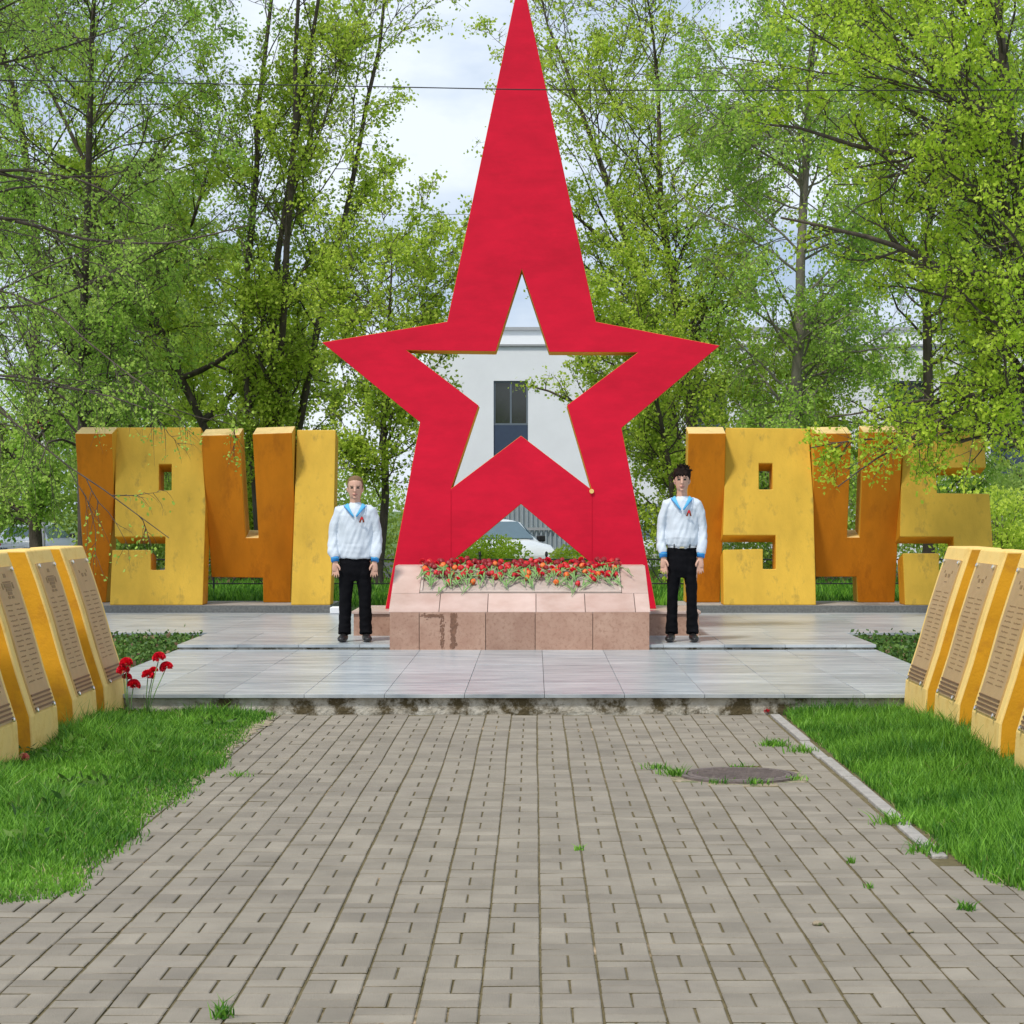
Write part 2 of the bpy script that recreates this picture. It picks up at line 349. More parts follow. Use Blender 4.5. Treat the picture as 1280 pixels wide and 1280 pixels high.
L_dry = leafmat('dry blade', (.30, .26, .10), (.55, .48, .24), .3)
tag(blades(5000, left_lawn, .07, .0035, L_dry, 'dry_grass', lean=1.6), 'straw-coloured dry blades mixed into the left lawn', 'dry grass', kind='stuff')
tag(blades(4000, right_lawn, .07, .0035, L_dry, 'dry_grass', lean=1.6), 'straw-coloured dry blades mixed into the right lawn', 'dry grass', kind='stuff')
P = []
for k in range(60):
    cx_, cy_ = -2.35 - 2.2 * random.random(), random.uniform(9.2, 16.4)
    P.append(np.c_[rng.normal(cx_, .07, 26), rng.normal(cy_, .07, 26), rng.uniform(.02, .085, 26)])
tag(leafcloud(np.concatenate(P), .075, L_bed, 'broad_leaved_weeds', aspect=.35), 'broad-leaved weeds scattered through the left lawn', 'weeds', kind='stuff')
# ------------------------------------------------------------------ stone platforms and kerbs
def slabs(x0, x1, y0, y1, ztop, name, tw, td, m=m_gran, th=.03, off=0, hole=None):
    v_ = MB(); j = 0; y = y0
    while y < y1 - .01:
        ye = min(y + td, y1); x = x0 - (tw * .5 if (j % 2) * off else 0)
        while x < x1 - .01:
            xe = min(x + tw, x1); xs_ = max(x, x0)
            if xe - xs_ > .02:
                g = .0018; dz = random.uniform(-.0012, .0012)
                v_.box(xs_ + g, xe - g, y + g, ye - g, ztop - th, ztop + dz, 0, random.random())
            x += tw
        y = ye; j += 1
    return tag(v_.build(name, m, bevel=.002), kind='structure')
SLX0, SLX1 = -3.73, 3.57
tag(MB().box(SLX0 + .03, SLX1 - .03, 16.72, 21.98, -.1, .127).build('platform_base', m_concf), kind='structure')
slabs(SLX0, SLX1, 16.68, 21.97, .16, 'lower_platform', .635, 1.06)
tag(MB().box(SLX0 + .02, SLX1 - .02, 21.99, 24.1, -.1, .188).build('platform_step_base', m_concf), kind='structure')
slabs(SLX0, SLX1, 21.97, 24.1, .212, 'upper_platform', .635, .71)
tag(MB().box(-10, 10, 24.11, 28.69, -.1, .188).build('walkway_base', m_concf), kind='structure')
slabs(-10, 10, 24.1, 28.7, .212, 'walkway', 1.27, .92)
tag(MB().box(-9, -2.78, 28.70, 30.05, .0, .31).build('numeral_kerb', [m_dgran]), 'dark granite kerb under the left row of numerals', 'kerb', kind='structure')
tag(MB().box(-9, -2.79, 28.71, 30.04, .3105, .3145).build('kerb_top', [m_conc]), kind='structure')
tag(MB().box(1.95, 9, 28.70, 30.05, .0, .31).build('numeral_kerb', [m_dgran]), 'dark granite kerb under the right row of numerals', 'kerb', kind='structure')
tag(MB().box(1.96, 9, 28.71, 30.04, .3105, .3145).build('kerb_top', [m_conc]), kind='structure')
tag(MB().box(-2.76, -2.60, 28.4, 28.72, .213, .30).build('stone_block', [m_white], bevel=.01), 'small pale stone block at the end of the left kerb', 'stone block')
# concrete edging right of the path
b = MB(); y = 9.85
while y < 16.5:
    ye = min(y + .98, 16.6); o_x = random.gauss(0, .008); dz = random.gauss(0, .004)
    b.box(1.862 + o_x, 1.935 + o_x, y, ye - .012, -.05, .010 + dz); y = ye
tag(b.build('kerb', m_conc, bevel=.006), kind='structure')
# beds beside the platforms
for sx in (-1, 1):
    x0, x1 = (-9, SLX0 - .02) if sx < 0 else (SLX1 + .02, 9)
    tag(MB().box(x0, x1, 17.3, 24.08, .02, .12).build('flower_bed', m_soil), kind='structure')
    n = 16000
    P = np.c_[rng.uniform(x0 if sx > 0 else -5.6, x1 if sx < 0 else 5.6, n), rng.uniform(19.0, 24.0, n), np.full(n, .12) + np.abs(rng.normal(0, .045, n))]
    tag(leafcloud(P, .055, L_bed, 'ground_cover', tint=rng.uniform(0, 1, n)), 'low leafy ground cover %s the platform' % ('left of' if sx < 0 else 'right of'), 'ground cover', kind='stuff')
    P = np.c_[rng.uniform(x0 if sx > 0 else -5.6, x1 if sx < 0 else 5.6, 2500), rng.uniform(19.0, 24.0, 2500), np.full(2500, .125) + np.abs(rng.normal(0, .02, 2500))]
    tag(leafcloud(P, .07, L_litter, 'dead_leaves'), 'dry brown leaves lying in the bed %s the platform' % ('left of' if sx < 0 else 'right of'), 'dead leaves', kind='stuff')
n = 14000
P = np.c_[rng.uniform(-9, 9, n), rng.uniform(35.5, 40.5, n), .26 + np.abs(rng.normal(0, .03, n))]
tag(leafcloud(P, .11, L_litter, 'dead_leaves'), 'brown fallen leaves on the lawn behind the numerals', 'dead leaves', kind='stuff')

# ------------------------------------------------------------------ the plinth in front of the star
PX0, PX1, PY0 = -1.51, 1.20, 21.94
pl = thing('plinth', 'low sloping plinth clad in pink and red-brown granite at the foot of the star', 'plinth', (-.155, 22.8, .16))
c = MB(); c.box(PX0 + .03, PX1 - .03, PY0 + .03, 23.46, .10, .53)
c.add([(PX0 + .03, PY0 + .03, .53), (PX1 - .03, PY0 + .03, .53), (PX1 - .03, 23.0, .96), (PX0 + .03, 23.0, .96), (PX0 + .03, 23.46, .96), (PX1 - .03, 23.46, .96), (PX0 + .03, 23.46, .53), (PX1 - .03, 23.46, .53)],
      [(0, 1, 2, 3), (3, 2, 5, 4), (4, 5, 7, 6), (0, 3, 4, 6), (1, 7, 5, 2), (0, 6, 7, 1)])
c.build('core', m_joint2, pl)
fx = [xat(p, PY0) for p in (487, 524, 607, 669, 741, 812)]
b = MB()
for i in range(5):
    b.box(fx[i] + .003, fx[i + 1] - .003, PY0, PY0 + .028, .155, .55, 0, random.random())
for i in range(2):      # cheeks
    x0 = PX0 if i == 0 else PX1 - .028
    b.hexa([(x0, PY0 + .031, .16), (x0 + .028, PY0 + .031, .16), (x0 + .028, 23.47, .16), (x0, 23.47, .16)], [(x0, PY0 + .031, .55), (x0 + .028, PY0 + .031, .55), (x0 + .028, 23.47, .98), (x0, 23.47, .98)])
b.build('front_cladding', m_brown, pl, bevel=.002)
b = MB()
for k in range(260):
    u = random.random(); q = random.random()
    if q < .45: x_, z_ = fx[1] + .36 + random.gauss(0, .014), .17 + .36 * u; w_, h_ = .012, .02
    elif q < .7: x_, z_ = fx[1] + .24 + random.gauss(0, .012), .17 + .33 * u; w_, h_ = .006, .014
    else: x_, z_ = fx[1] + .02 + .22 * u, .515 + random.gauss(0, .009); w_, h_ = .016, .005
    w_ *= random.uniform(.5, 1.5); h_ *= random.uniform(.5, 1.5); y_ = PY0 - .0012 - k * .000004
    z_ = min(max(z_, .165 + h_), .545 - h_)
    b.add([(x_ - w_, y_, z_ - h_ * .4), (x_ - w_ * .3, y_, z_ - h_), (x_ + w_, y_, z_ - h_ * .2), (x_ + w_ * .5, y_, z_ + h_), (x_ - w_ * .6, y_, z_ + h_ * .8)], [(0, 1, 2, 3, 4)])
b.build('damp_stain', mat('damp stain', (.20, .10, .06), .3, var=.3, scale=30), pl)
def sl(x, s, lift=0):
    n_ = Vector((0, -.446, 1.05)).normalized()
    return Vector((x, PY0 + .01 + 1.05 * s, .56 + .446 * s)) + n_ * lift
b = MB()
def slope_slab(xa, xb, s0, s1, h0=-.03, h1=0, t=None, m=0):
    g = .003; gs = .003
    lo = [sl(xa + g, s0 + gs, h0), sl(xb - g, s0 + gs, h0), sl(xb - g, s1 - gs, h0), sl(xa + g, s1 - gs, h0)]
    hi = [sl(xa + g, s0 + gs, h1), sl(xb - g, s0 + gs, h1), sl(xb - g, s1 - gs, h1), sl(xa + g, s1 - gs, h1)]
    b.hexa(lo, hi, m, random.random() if t is None else t)
jx = [PX0 - .012] + [xat(p, 22.2) for p in (550, 610, 670, 731, 793)] + [PX1 + .012]
for i in range(6): slope_slab(jx[i], jx[i + 1], -.01, .39)
ix0, ix1 = xat(526, 22.6), xat(776, 22.6)
slope_slab(PX0 - .012, ix0, .39, 1.0); slope_slab(ix1, PX1 + .012, .39, 1.0)
jj = [ix0] + [ix0 + (ix1 - ix0) * k / 4 for k in (1, 2, 3)] + [ix1]
b.build('sloping_top', m_pink, pl, bevel=.003)
b = MB(); b.box(PX0 - .012, PX1 + .012, 23.07, 23.49, .975, 1.008, 0, .8)
b.build('top_ledge', m_pink, pl, bevel=.004)
b = MB(); slope_slab(ix0, ix1, .39, .99, -.03, -.008, .9)
b.build('inset_panel', mat('pale inset stone', (.48, .40, .35), .4, var=.12, scale=20), pl)
b = MB()
slope_slab(ix0, ix1, .40, .425, -.007, .012); slope_slab(ix0, ix1, .955, .98, -.007, .012)
slope_slab(ix0, ix0 + .03, .425, .955, -.007, .012); slope_slab(ix1 - .03, ix1, .425, .955, -.007, .012)
b.build('inset_frame', mat('frame stone', (.56, .47, .41), .4), pl)
# the base under the star, showing left and right of the plinth
st = thing('low_granite_wall', 'long low red-brown granite wall with pale top under the feet of the star', 'wall', (-.1, 24.1, .21))
MB().box(-2.02, 1.84, 23.52, 24.9, .205, .455).build('wall_body', m_brown, st, bevel=.003)
MB().box(-2.04, 1.86, 23.50, 24.92, .4555, .487).build('wall_cap', m_pink, st, bevel=.004)
# ------------------------------------------------------------------ the star
YS = 24.05
out = [(651, -37), (745, 402), (900, 432), (777, 535), (820.5, 759), (807, 761), (651, 630), (494, 761), (481.5, 760), (525, 528), (402, 428), (559, 402)]
inn = [(652.2, 336.7), (686.6, 440), (797, 440.5), (708.8, 506.5), (739.5, 612), (651.3, 544.5), (564, 610.5), (598.3, 506.8), (508.3, 437.8), (619.6, 439.3)]
L0 = [at(x, y, YS) for x, y in out]; L1 = [at(x, y, YS) for x, y in inn][::-1]
for p in L0:
    if p.z < .56: p.z = .4875
star = thing('star_monument', 'tall red five-pointed star with a star-shaped opening and gold inner edges', 'monument', (-.14, YS, .487))
poly_prism([L0, L1], lambda p: p + Vector((0, .5, 0)), [m_red, m_gold], 'star_body', star, bevel=.006)
m_seam = mat('paint seam', (.50, .006, .026), .7, var=.1, spec=.1)
for (xa, ya, yb) in ((563.8, 613, 702), (740.2, 618, 702)):
    a_, b_ = at(xa, ya, YS), at(xa, yb, YS)
    MB().box(a_.x - .004, a_.x + .004, YS - .002, YS + .004, b_.z, a_.z).build('seam', m_seam, star)
# small bolt ring at the hole corner and tag by the foot
MB().lathe([(.026, 0), (.026, .02), (.010, .02), (.010, .016)], 16, at(739.5, 614, YS) - Vector((0, .022, 0)), 'Y').build('anchor_ring', m_cream, star)

# ------------------------------------------------------------------ numerals
Z3 = .314; TN = math.tan(R(14)); TH = .43
def lean_at(px, py, back):
    s = 1 if back else -1; Y0 = 28.74 if back else 29.55; dz = -(py - CY) / F
    Y = (Y0 + s * TN * (H - Z3)) / (1 - s * TN * dz)
    return Vector(((px - CX) / F * Y, Y, H + dz * Y))
def numeral(loops, back, label, group, org, sc, mats, top=None):
    LL = []
    for lp in loops:
        q = [lean_at(org[0] + x / sc, org[1] + y / sc, back) for x, y in lp]
        for p in q:
            if p.z < Z3 + .10: 
                p.z = Z3 + .001; p.y = 28.74 if back else 29.55
        LL.append(q)
    if len(LL) > 1: LL[1] = LL[1][::-1]
    s = -1 if back else 1; ct, sn = math.cos(R(14)), math.sin(R(14))
    def bk(p):
        if p.z < Z3 + .01: return Vector((p.x, p.y + TH / ct, Z3 + .001))
        return p + Vector((0, ct, s * sn)) * TH
    cx = sum(p.x for p in LL[0]) / len(LL[0])
    root_loc = Vector((cx, 29.2, Z3))
    o = poly_prism(LL, bk, mats, 'numeral', bevel=.012, loc=root_loc)
    # upward faces take yellow paled by painted-in sky light, ochre faces keep theirs
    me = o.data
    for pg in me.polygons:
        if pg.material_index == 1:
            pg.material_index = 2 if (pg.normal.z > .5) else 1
    tag(o, label, 'numeral', group); return o
gl, gr = 'numerals of the left year', 'numerals of the right year'
o1, s1 = (80, 520), 3.2; o2, s2 = (820, 520), 2.783
FW = [m_org, m_gold, m_top]; BK = [m_yel, m_side, m_top]
numeral([[(44, 70), (192, 70), (200, 330), (168, 745), (90, 745), (62, 350)]], False, 'dark ochre numeral 1 at the far left, partly behind leaves', gl, o1, s1, FW)
numeral([[(205, 45), (548, 45), (567, 350), (555, 755), (183, 752), (193, 535), (348, 535), (348, 615), (403, 615), (405, 483), (203, 483)], [(380, 193), (430, 193), (430, 297), (380, 297)]], True, 'weathered yellow numeral 9 behind the left memorial slabs', gl, o1, s1, BK)
numeral([[(548, 78), (702, 74), (727, 487), (778, 487), (754, 72), (912, 66), (922, 350), (906, 745), (797, 743), (795, 648), (590, 645), (570, 350)]], False, 'ochre numeral 4 leaning forward in the left row', gl, o1, s1, FW)
numeral([[(932, 55), (1087, 55), (1080, 400), (1065, 757), (908, 752), (922, 350)]], True, 'yellow numeral 1 just left of the left sailor', gl, o1, s1, [m_yel, m_gold, m_top])
numeral([[(112, 60), (243, 60), (238, 300), (222, 648), (103, 648), (108, 300)]], False, 'ochre numeral 1 behind the right sailor', gr, o2, s2, FW)
numeral([[(243, 40), (530, 43), (548, 290), (557, 662), (235, 660), (233, 465), (372, 462), (372, 532), (416, 532), (416, 415), (233, 415)], [(358, 165), (405, 165), (405, 255), (358, 255)]], True, 'clean yellow numeral 9 in the right row', gr, o2, s2, BK)
numeral([[(550, 60), (680, 60), (665, 422), (708, 422), (722, 56), (860, 56), (845, 350), (830, 650), (703, 648), (697, 560), (556, 560), (545, 290)]], False, 'ochre numeral 4 leaning forward in the right row', gr, o2, s2, FW)
numeral([[(863, 42), (1140, 38), (1148, 180), (973, 180), (978, 268), (1160, 270), (1172, 455), (1182, 662), (866, 660), (858, 477), (985, 477), (985, 540), (1035, 540), (1035, 420), (848, 420), (852, 250)]], True, 'yellow numeral 5 at the far right, behind leafy branches', gr, o2, s2, BK)

# ------------------------------------------------------------------ memorial slabs with plaques
def memorial(side, yn, yf, label, xb, ztop=1.335, xtop=.35, emblem=False, seed=0, ztop2=None):
    """side -1 left of the path, +1 right; xb = |x| of the lower front edge; profile runs up from the ground and leans away from the path"""
    rd = random.Random(seed)
    prof = [(0, -.05), (0.0, .12), (.01, .27), (.10, .55), (.185, .85), (.265, 1.10), (xtop, ztop)]
    th = [.40, .40, .39, .33, .30, .27, .24]
    root = thing('memorial_slab', label, 'memorial slab', (side * (xb + .2), (yn + yf) / 2, 0), 'memorial slabs %s of the path' % ('left' if side < 0 else 'right'))
    v = []; k = len(prof); f = []; m = []
    for (dx, z), t in zip(prof, th):
        for (x, y) in ((xb + dx, yn), (xb + dx, yf), (xb + dx + t, yf), (xb + dx + t, yn)): v.append((side * x, y, z))
    for i in range(k - 1):
        a = i * 4
        for j in range(4):
            f.append((a + j, a + (j + 1) % 4, a + 4 + (j + 1) % 4, a + 4 + j)); m.append(0 if j == 0 else 1)
    f.append((0, 1, 2, 3)); m.append(1); f.append(tuple(4 * (k - 1) + j for j in range(4))); m.append(0)
    o = mk('slab', v, f, [m_cream, m_side], root, midx=m)
    bm = bmesh.new(); bm.from_mesh(o.data); bmesh.ops.recalc_face_normals(bm, faces=bm.faces); bm.to_mesh(o.data); bm.free()
    bv = o.modifiers.new('b', 'BEVEL'); bv.width = .014; bv.segments = 3; bv.limit_method = 'ANGLE'; bv.angle_limit = R(50); bv.material = 0
    # front surface parametrised by u across (near -> far) and z
    zs = [p[1] for p in prof]; dxs = [p[0] for p in prof]
    def P(u, z, lift):
        dx = np.interp(z, zs, dxs); e = .02; sl_ = (np.interp(z + e, zs, dxs) - np.interp(z - e, zs, dxs)) / (2 * e)
        n = Vector((-side, 0, sl_)).normalized()
        return Vector((side * (xb + dx), yn + (yf - yn) * u, z)) + n * lift
    def panel(u0, u1, z0, z1, l0, l1, mb, m=0, n=10):
        vv = []; ff = []
        for i in range(n + 1):
            z = z0 + (z1 - z0) * i / n
            vv += [P(u0, z, l0), P(u1, z, l0), P(u1, z, l1), P(u0, z, l1)]
        for i in range(n):
            a = i * 4
            for j in range(4): ff.append((a + j, a + (j + 1) % 4, a + 4 + (j + 1) % 4, a + 4 + j))
        ff += [(0, 1, 2, 3), tuple(4 * n + j for j in range(4))]
        mb.add(vv, ff, m)
    mb = MB(); panel(.14, .86, .29, 1.235, .0, .012, mb); pq = mb.build('plaque', m_bronze, root)
    mb = MB()
    for q in range(4): panel(.15, .85, .305 + q * .028, .318 + q * .028, .013, .019, mb, n=1)
    mb.build('ornament_band', m_bronzed, pq)
    mb = MB()                         # worn engraving: rows too small to read
    z = .98; 
    while z > .46:
        for (a, b_) in ((.22, .47), (.53, .80)):
            e = b_ - rd.uniform(0, .09); u = a + rd.uniform(0, .02)
            while u < e:
                w = rd.uniform(.018, .032); hh = rd.uniform(.006, .009); zz = z + rd.uniform(-.002, .002)
                panel(u, u + w * .75, zz, zz + hh, .0125, .0135, mb, n=1); u += w
        z -= .0335
    if emblem:
        for (u0, u1, z0, z1) in ((.46, .54, 1.165, 1.19), (.36, .64, 1.13, 1.14), (.38, .62, 1.10, 1.125), (.40, .60, 1.075, 1.095), (.43, .57, 1.05, 1.07), (.30, .34, 1.09, 1.13), (.66, .70, 1.09, 1.13), (.40, .48, 1.025, 1.042), (.52, .60, 1.025, 1.042)):
            panel(u0, u1, z0, z1, .0125, .0145, mb, n=1)
    else:
        for (u0, u1, z0, z1) in ((.40, .47, 1.10, 1.125), (.54, .60, 1.10, 1.125), (.33, .36, 1.13, 1.15), (.64, .67, 1.13, 1.15), (.45, .55, 1.06, 1.067)):
            panel(u0, u1, z0, z1, .0125, .0145, mb, n=1)
    mb.build('engraving', m_engr, pq)
    for u in (.185, .815):
        for z in (.30, 1.215):
            p = P(u, z, .014); n_ = P(u, z, 1) - P(u, z, 0); n_.normalize()
            mb = MB(); mb.tube([p, p + n_ * .012, p + n_ * .016], [.0165, .0165, .008], 10, axis=(0, 1, 0)); mb.build('bolt', m_bolt, pq)
    return root
memorial(-1, 16.03, 16.84, 'farthest of the left memorial slabs, with carnations at its foot', 3.26, seed=1)
memorial(-1, 14.95, 15.70, 'second farthest left memorial slab with dark emblem atop its bronze plaque', 3.26, emblem=True, seed=2)
memorial(-1, 13.72, 14.47, 'third farthest left memorial slab, its upper left corner cut off by the picture side', 3.27, emblem=True, seed=3)
memorial(-1, 12.62, 13.36, 'nearest left memorial slab, only its lower corner in view', 3.27, seed=4)
memorial(1, 15.80, 16.68, 'farthest of the right memorial slabs, touching the stone platform', 2.93, seed=5, xtop=.345)
memorial(1, 14.60, 15.45, 'second farthest right memorial slab with fully visible bronze plaque', 2.93, seed=6, xtop=.345)
memorial(1, 13.30, 14.15, 'third farthest right memorial slab, its top corner cut off by the picture side', 2.93, seed=7, xtop=.345)
memorial(1, 12.02, 12.86, 'nearest right memorial slab, only a lower sliver in view beside a vine leaf', 2.93, seed=8, xtop=.345)
MBV = MB()
# ------------------------------------------------------------------ manhole
mh = thing('manhole', 'round iron manhole cover sunk in the paving, ringed by weeds', 'manhole cover', (MH[0], MH[1], 0))
MB().lathe([(.36, -.05), (.36, -.004), (.445, -.004), (.47, -.02), (.47, -.05)], 40, (MH[0], MH[1], 0)).build('surround', m_dirt, mh)
MB().lathe([(.325, -.03), (.325, .010), (.36, .010), (.362, -.03)], 40, (MH[0], MH[1], 0)).build('ring', m_iron, mh)
b = MB(); b.lathe([(.316, -.02), (.316, .010), (.30, .014), (.0, .014)], 40, (MH[0], MH[1], 0))
for i in range(-5, 6):
    w = math.sqrt(max(.0, .285 ** 2 - (i * .05) ** 2))
    b.box(MH[0] - w, MH[0] + w, MH[1] + i * .05 - .009, MH[1] + i * .05 + .009, .0142, .018)
b.build('cover', m_iron, mh)
def tuft(x, y, n, r, h, label, z=0):
    def xf(k): return rng.normal(x, r, k), rng.normal(y, r, k), np.ones(k)
    o = blades(n, xf, h, .004, L_grass, 'weed_tuft', lean=1.4); 
    return tag(o, label, 'weed')
tuft(MH[0] - .40, MH[1] + .02, 90, .045, .06, 'tallest weed tuft at the left rim of the manhole cover')
tuft(MH[0] - .50, MH[1] + .35, 50, .04, .04, 'weed tuft just behind the left rim of the manhole cover')
tuft(MH[0] + .06, MH[1] - .37, 60, .04, .035, 'weed tuft at the front rim of the manhole cover')
tuft(MH[0] - .16, MH[1] - .35, 40, .04, .03, 'faint weed at the left front rim of the manhole cover')
tuft(MH[0] + .05, MH[1] + .36, 40, .04, .035, 'weed tuft at the back rim of the manhole cover')
tuft(MH[0] + .33, MH[1] - .18, 30, .03, .03, 'tiny weed at the right rim of the manhole cover')
for (px, py, n, r, h, lab) in ((968, 932, 160, .05, .05, 'long strip of weed in a joint behind the manhole'), (1002, 940, 90, .05, .05, 'weed clump beside the kerb behind the manhole'), (724, 1063, 18, .012, .03, 'tiny weed sprout in the middle of the path'),
                               (1065, 1079, 24, .015, .03, 'tiny weed sprout right of the middle of the path'), (277, 1272, 40, .014, .05, 'weed sprout at the bottom of the picture'), (1208, 1137, 40, .02, .04, 'weed sprout at the right corner of the lawn'),
                               (300, 970, 45, .04, .03, 'thin weed growing between pavers beside the left lawn'), (1120, 1030, 120, .05, .07, 'grass tuft spilling over the right kerb'), (1160, 1065, 120, .05, .06, 'grass tuft at the near end of the right kerb'), (1086, 1110, 16, .012, .025, 'faint weed sprout near the right edge of the path')):
    Y = F * H / (py - CY); tuft(xat(px, Y), Y, n, r, h, lab)
# a few stones on the paving
for (px, py, s, lab) in ((1022, 1156, .022, 'small tan pebble on the right of the paving'), (1138, 1165, .014, 'tiny pale pebble near the right side of the paving')):
    Y = F * H / (py - CY); p = Vector((xat(px, Y), Y, -.004)); b = MB(); b.lathe([(.3 * s, 0), (s, .25 * s), (.95 * s, .6 * s), (.5 * s, .9 * s)], 9, p); tag(b.build('pebble', m_dirt, smooth=True, loc=p), lab, 'pebble')

# ------------------------------------------------------------------ flowers
m_stem = mat('flower stem', (.20, .33, .12), .6, var=.15)
m_leafg = mat('tulip leaf', (.16, .30, .08), .55, var=.2, scale=20)
m_tr = mat('red petal', (.62, .012, .018), .5, var=.3, scale=30)
m_td = mat('dark red petal', (.30, .008, .014), .5, var=.3, scale=30)
m_to = mat('orange petal', (.70, .07, .015), .5, col2=(.80, .26, .03), scale=25)
m_cn = mat('carnation petal', (.80, .014, .045), .55, var=.2, scale=60)
m_in = mat('dark flower heart', (.03, .01, .01), .7)
def tulip(mp_):
    r = thing('tulip', '', 'flower')
    MB().tube([(0, -.36, .004), (.012, -.15, .010), (0, 0, .016)], .0045, 5).build('stem', m_stem, r, smooth=True)
    b = MB(); prof = [(.006, -.01), (.032, .004), (.041, .026), (.038, .050), (.031, .064)]
    for k in range(6):
        a0 = 1.047 * k; v = []; rr = 1.0 if k % 2 else .9
        for j, (q, z) in enumerate(prof):
            wd = (.55, .75, .72, .5, .12)[j]
            for e in (-1, 0, 1):
                a = a0 + e * wd; v.append((math.cos(a) * q * rr, z, .016 + math.sin(a) * q * rr))
        f = [(3 * j + e, 3 * j + e + 1, 3 * j + e + 4, 3 * j + e + 3) for j in range(4) for e in (0, 1)]; b.add(v, f)
    bl = b.build('bloom', mp_, r, smooth=True, fix=False)
    MB().lathe([(.016, .03), (.004, .05)], 8, (0, 0, .016), 'Y').build('flower_heart', m_in, bl)
    for s_, l in ((1, .17), (-1, .13)):
        v = []
        for j in range(7):
            t = j / 6; w = .0105 * math.sin(math.pi * (t * .85 + .12)); y = -.27 + l * t; x = s_ * (.012 + .05 * t * t); z = .006 + .03 * math.sin(t * 2.6)
            v += [(x - w, y, z + .004), (x, y, z), (x + w, y, z + .004)]
        MB().add(v, [(3 * j + e, 3 * j + e + 1, 3 * j + e + 4, 3 * j + e + 3) for j in range(6) for e in (0, 1)]).build('leaf', m_leafg, r, smooth=True, fix=False)
    return r
def carn_head(b, c, up, rad, n=46):
    up = Vector(up).normalized(); a = up.orthogonal().normalized(); bb = up.cross(a)
    for k in range(n):
        th = random.random() * 6.283; ph = random.random() ** .6 * 1.45
        d_ = (up * math.cos(ph) + (a * math.cos(th) + bb * math.sin(th)) * math.sin(ph)); s_ = rad * .62
        p0 = Vector(c) + d_ * rad * .35; tn = d_.cross(Vector((random.random() - .5, random.random() - .5, random.random() - .5))).normalized()
        nn = d_.cross(tn)
        b.add([p0 - tn * s_ * .2, p0 + tn * s_ * .2, p0 + d_ * s_ + tn * s_ * .5 + nn * s_ * .15, p0 + d_ * s_ * 1.12 - nn * s_ * .12, p0 + d_ * s_ - tn * s_ * .5 + nn * s_ * .15], [(0, 1, 2, 3), (0, 3, 4)])
def carnation_lying():
    r = thing('carnation', '', 'flower')
    MB().tube([(0, -.30, .005), (.0, -.15, .010), (0, 0, .02)], .003, 5).build('stem', m_stem, r, smooth=True)
    b = MB(); carn_head(b, (0, .0, .028), (0, 1, .6), .046); b.build('bloom', m_cn, r, fix=False)
    return r
prot = {'red': tulip(m_tr), 'dark': tulip(m_td), 'orange': tulip(m_to), 'carn': carnation_lying()}
labs = {'red': 'red tulip lying among the flowers on the granite plinth', 'dark': 'dark maroon tulip among the flowers on the granite plinth',
        'orange': 'orange and yellow tulip lying on the granite plinth', 'carn': 'bright red carnation lying on the granite plinth'}
used = set(); SLA = math.atan2(.446, 1.05)
spots = []
for i in range(52): spots.append((530 + i * 4.8 + random.uniform(-2, 2), random.uniform(.93, 1.03), random.choice(['dark', 'dark', 'dark', 'red', 'carn']), random.uniform(.01, .045)))
for i in range(42): spots.append((530 + i * 5.9 + random.uniform(-3, 3), random.uniform(.80, .91), random.choice(['red', 'dark', 'orange', 'carn', 'red', 'dark']), random.uniform(.02, .05)))
for i in range(46): spots.append((532 + i * 5.3 + random.uniform(-4, 4), random.uniform(.68, .79), random.choice(['red', 'orange', 'red', 'carn', 'dark']), random.uniform(.01, .03)))
for (px, s_, k_) in ((560, .56, 'red'), (571, .60, 'carn'), (590, .57, 'orange'), (697, .57, 'orange'), (722, .53, 'red'), (660, .66, 'orange'), (741, .64, 'red')): spots.append((px, s_, k_, .01))
random.shuffle(spots)
for (px, s_, k_, lift) in spots:
    p = sl(0, s_, lift + .004); p.x = xat(px, p.y)
    o = prot[k_] if k_ not in used else copy_tree(prot[k_]); used.add(k_)
    yaw = random.gauss(0, .45)
    o.matrix_world = Matrix.Translation(p) @ Matrix.Rotation(SLA, 4, 'X') @ Matrix.Rotation(yaw, 4, 'Z') @ Matrix.Rotation(random.uniform(-.5, .5), 4, 'Y')
    sc_ = random.uniform(.74, .92); o.scale = (sc_,) * 3
    rowt = 'back row' if s_ > .92 else 'middle' if s_ > .79 else 'front'; tht = ('left end', 'left half', 'right half', 'right end')[min(3, max(0, int((px - 526) / 62.5)))]
    tag(o, labs[k_].replace('plinth', 'plinth, %s, %s' % (rowt, tht)), 'flower', {'red': 'red tulips on the plinth', 'dark': 'maroon tulips on the plinth', 'orange': 'orange tulips on the plinth', 'carn': 'carnations on the plinth'}[k_])
# carnations standing in the grass at the last slab
cl = [(158, 829, 'topmost carnation nearest the end slab'), (154, 838, 'carnation just below the topmost one at the slab edge'), (159, 846, 'low small carnation against the slab edge'), (167, 856, 'lowest carnation, between the two bunches'),
      (199, 822, 'highest carnation of the right bunch'), (208, 834, 'rightmost carnation, leaning right'), (185, 844, 'leftmost carnation of the right bunch'), (192, 838, 'half hidden carnation in the middle of the right bunch')]
for i, (px, py, lab) in enumerate(cl):
    Y = 16.3 + .02 * i; p = at(px, py, Y); x0 = xat((160 + i * 1.5) if i < 4 else 184, Y)
    r = thing('carnation', lab + ', red on a long stem', 'flower', (x0, Y, .03), 'carnations standing in the grass')
    MB().tube([(x0, Y, .02), (x0 * .5 + p.x * .5 - .01, Y, .02 + (p.z - .02) * .5), p], .004, 5).build('stem', m_stem, r, smooth=True)
    b = MB(); carn_head(b, p - Vector((0, 0, .008)), (random.uniform(-.3, .3), -.35, 1), .054 if i not in (2, 7) else .038, 80); b.build('bloom', m_cn, r, fix=False)
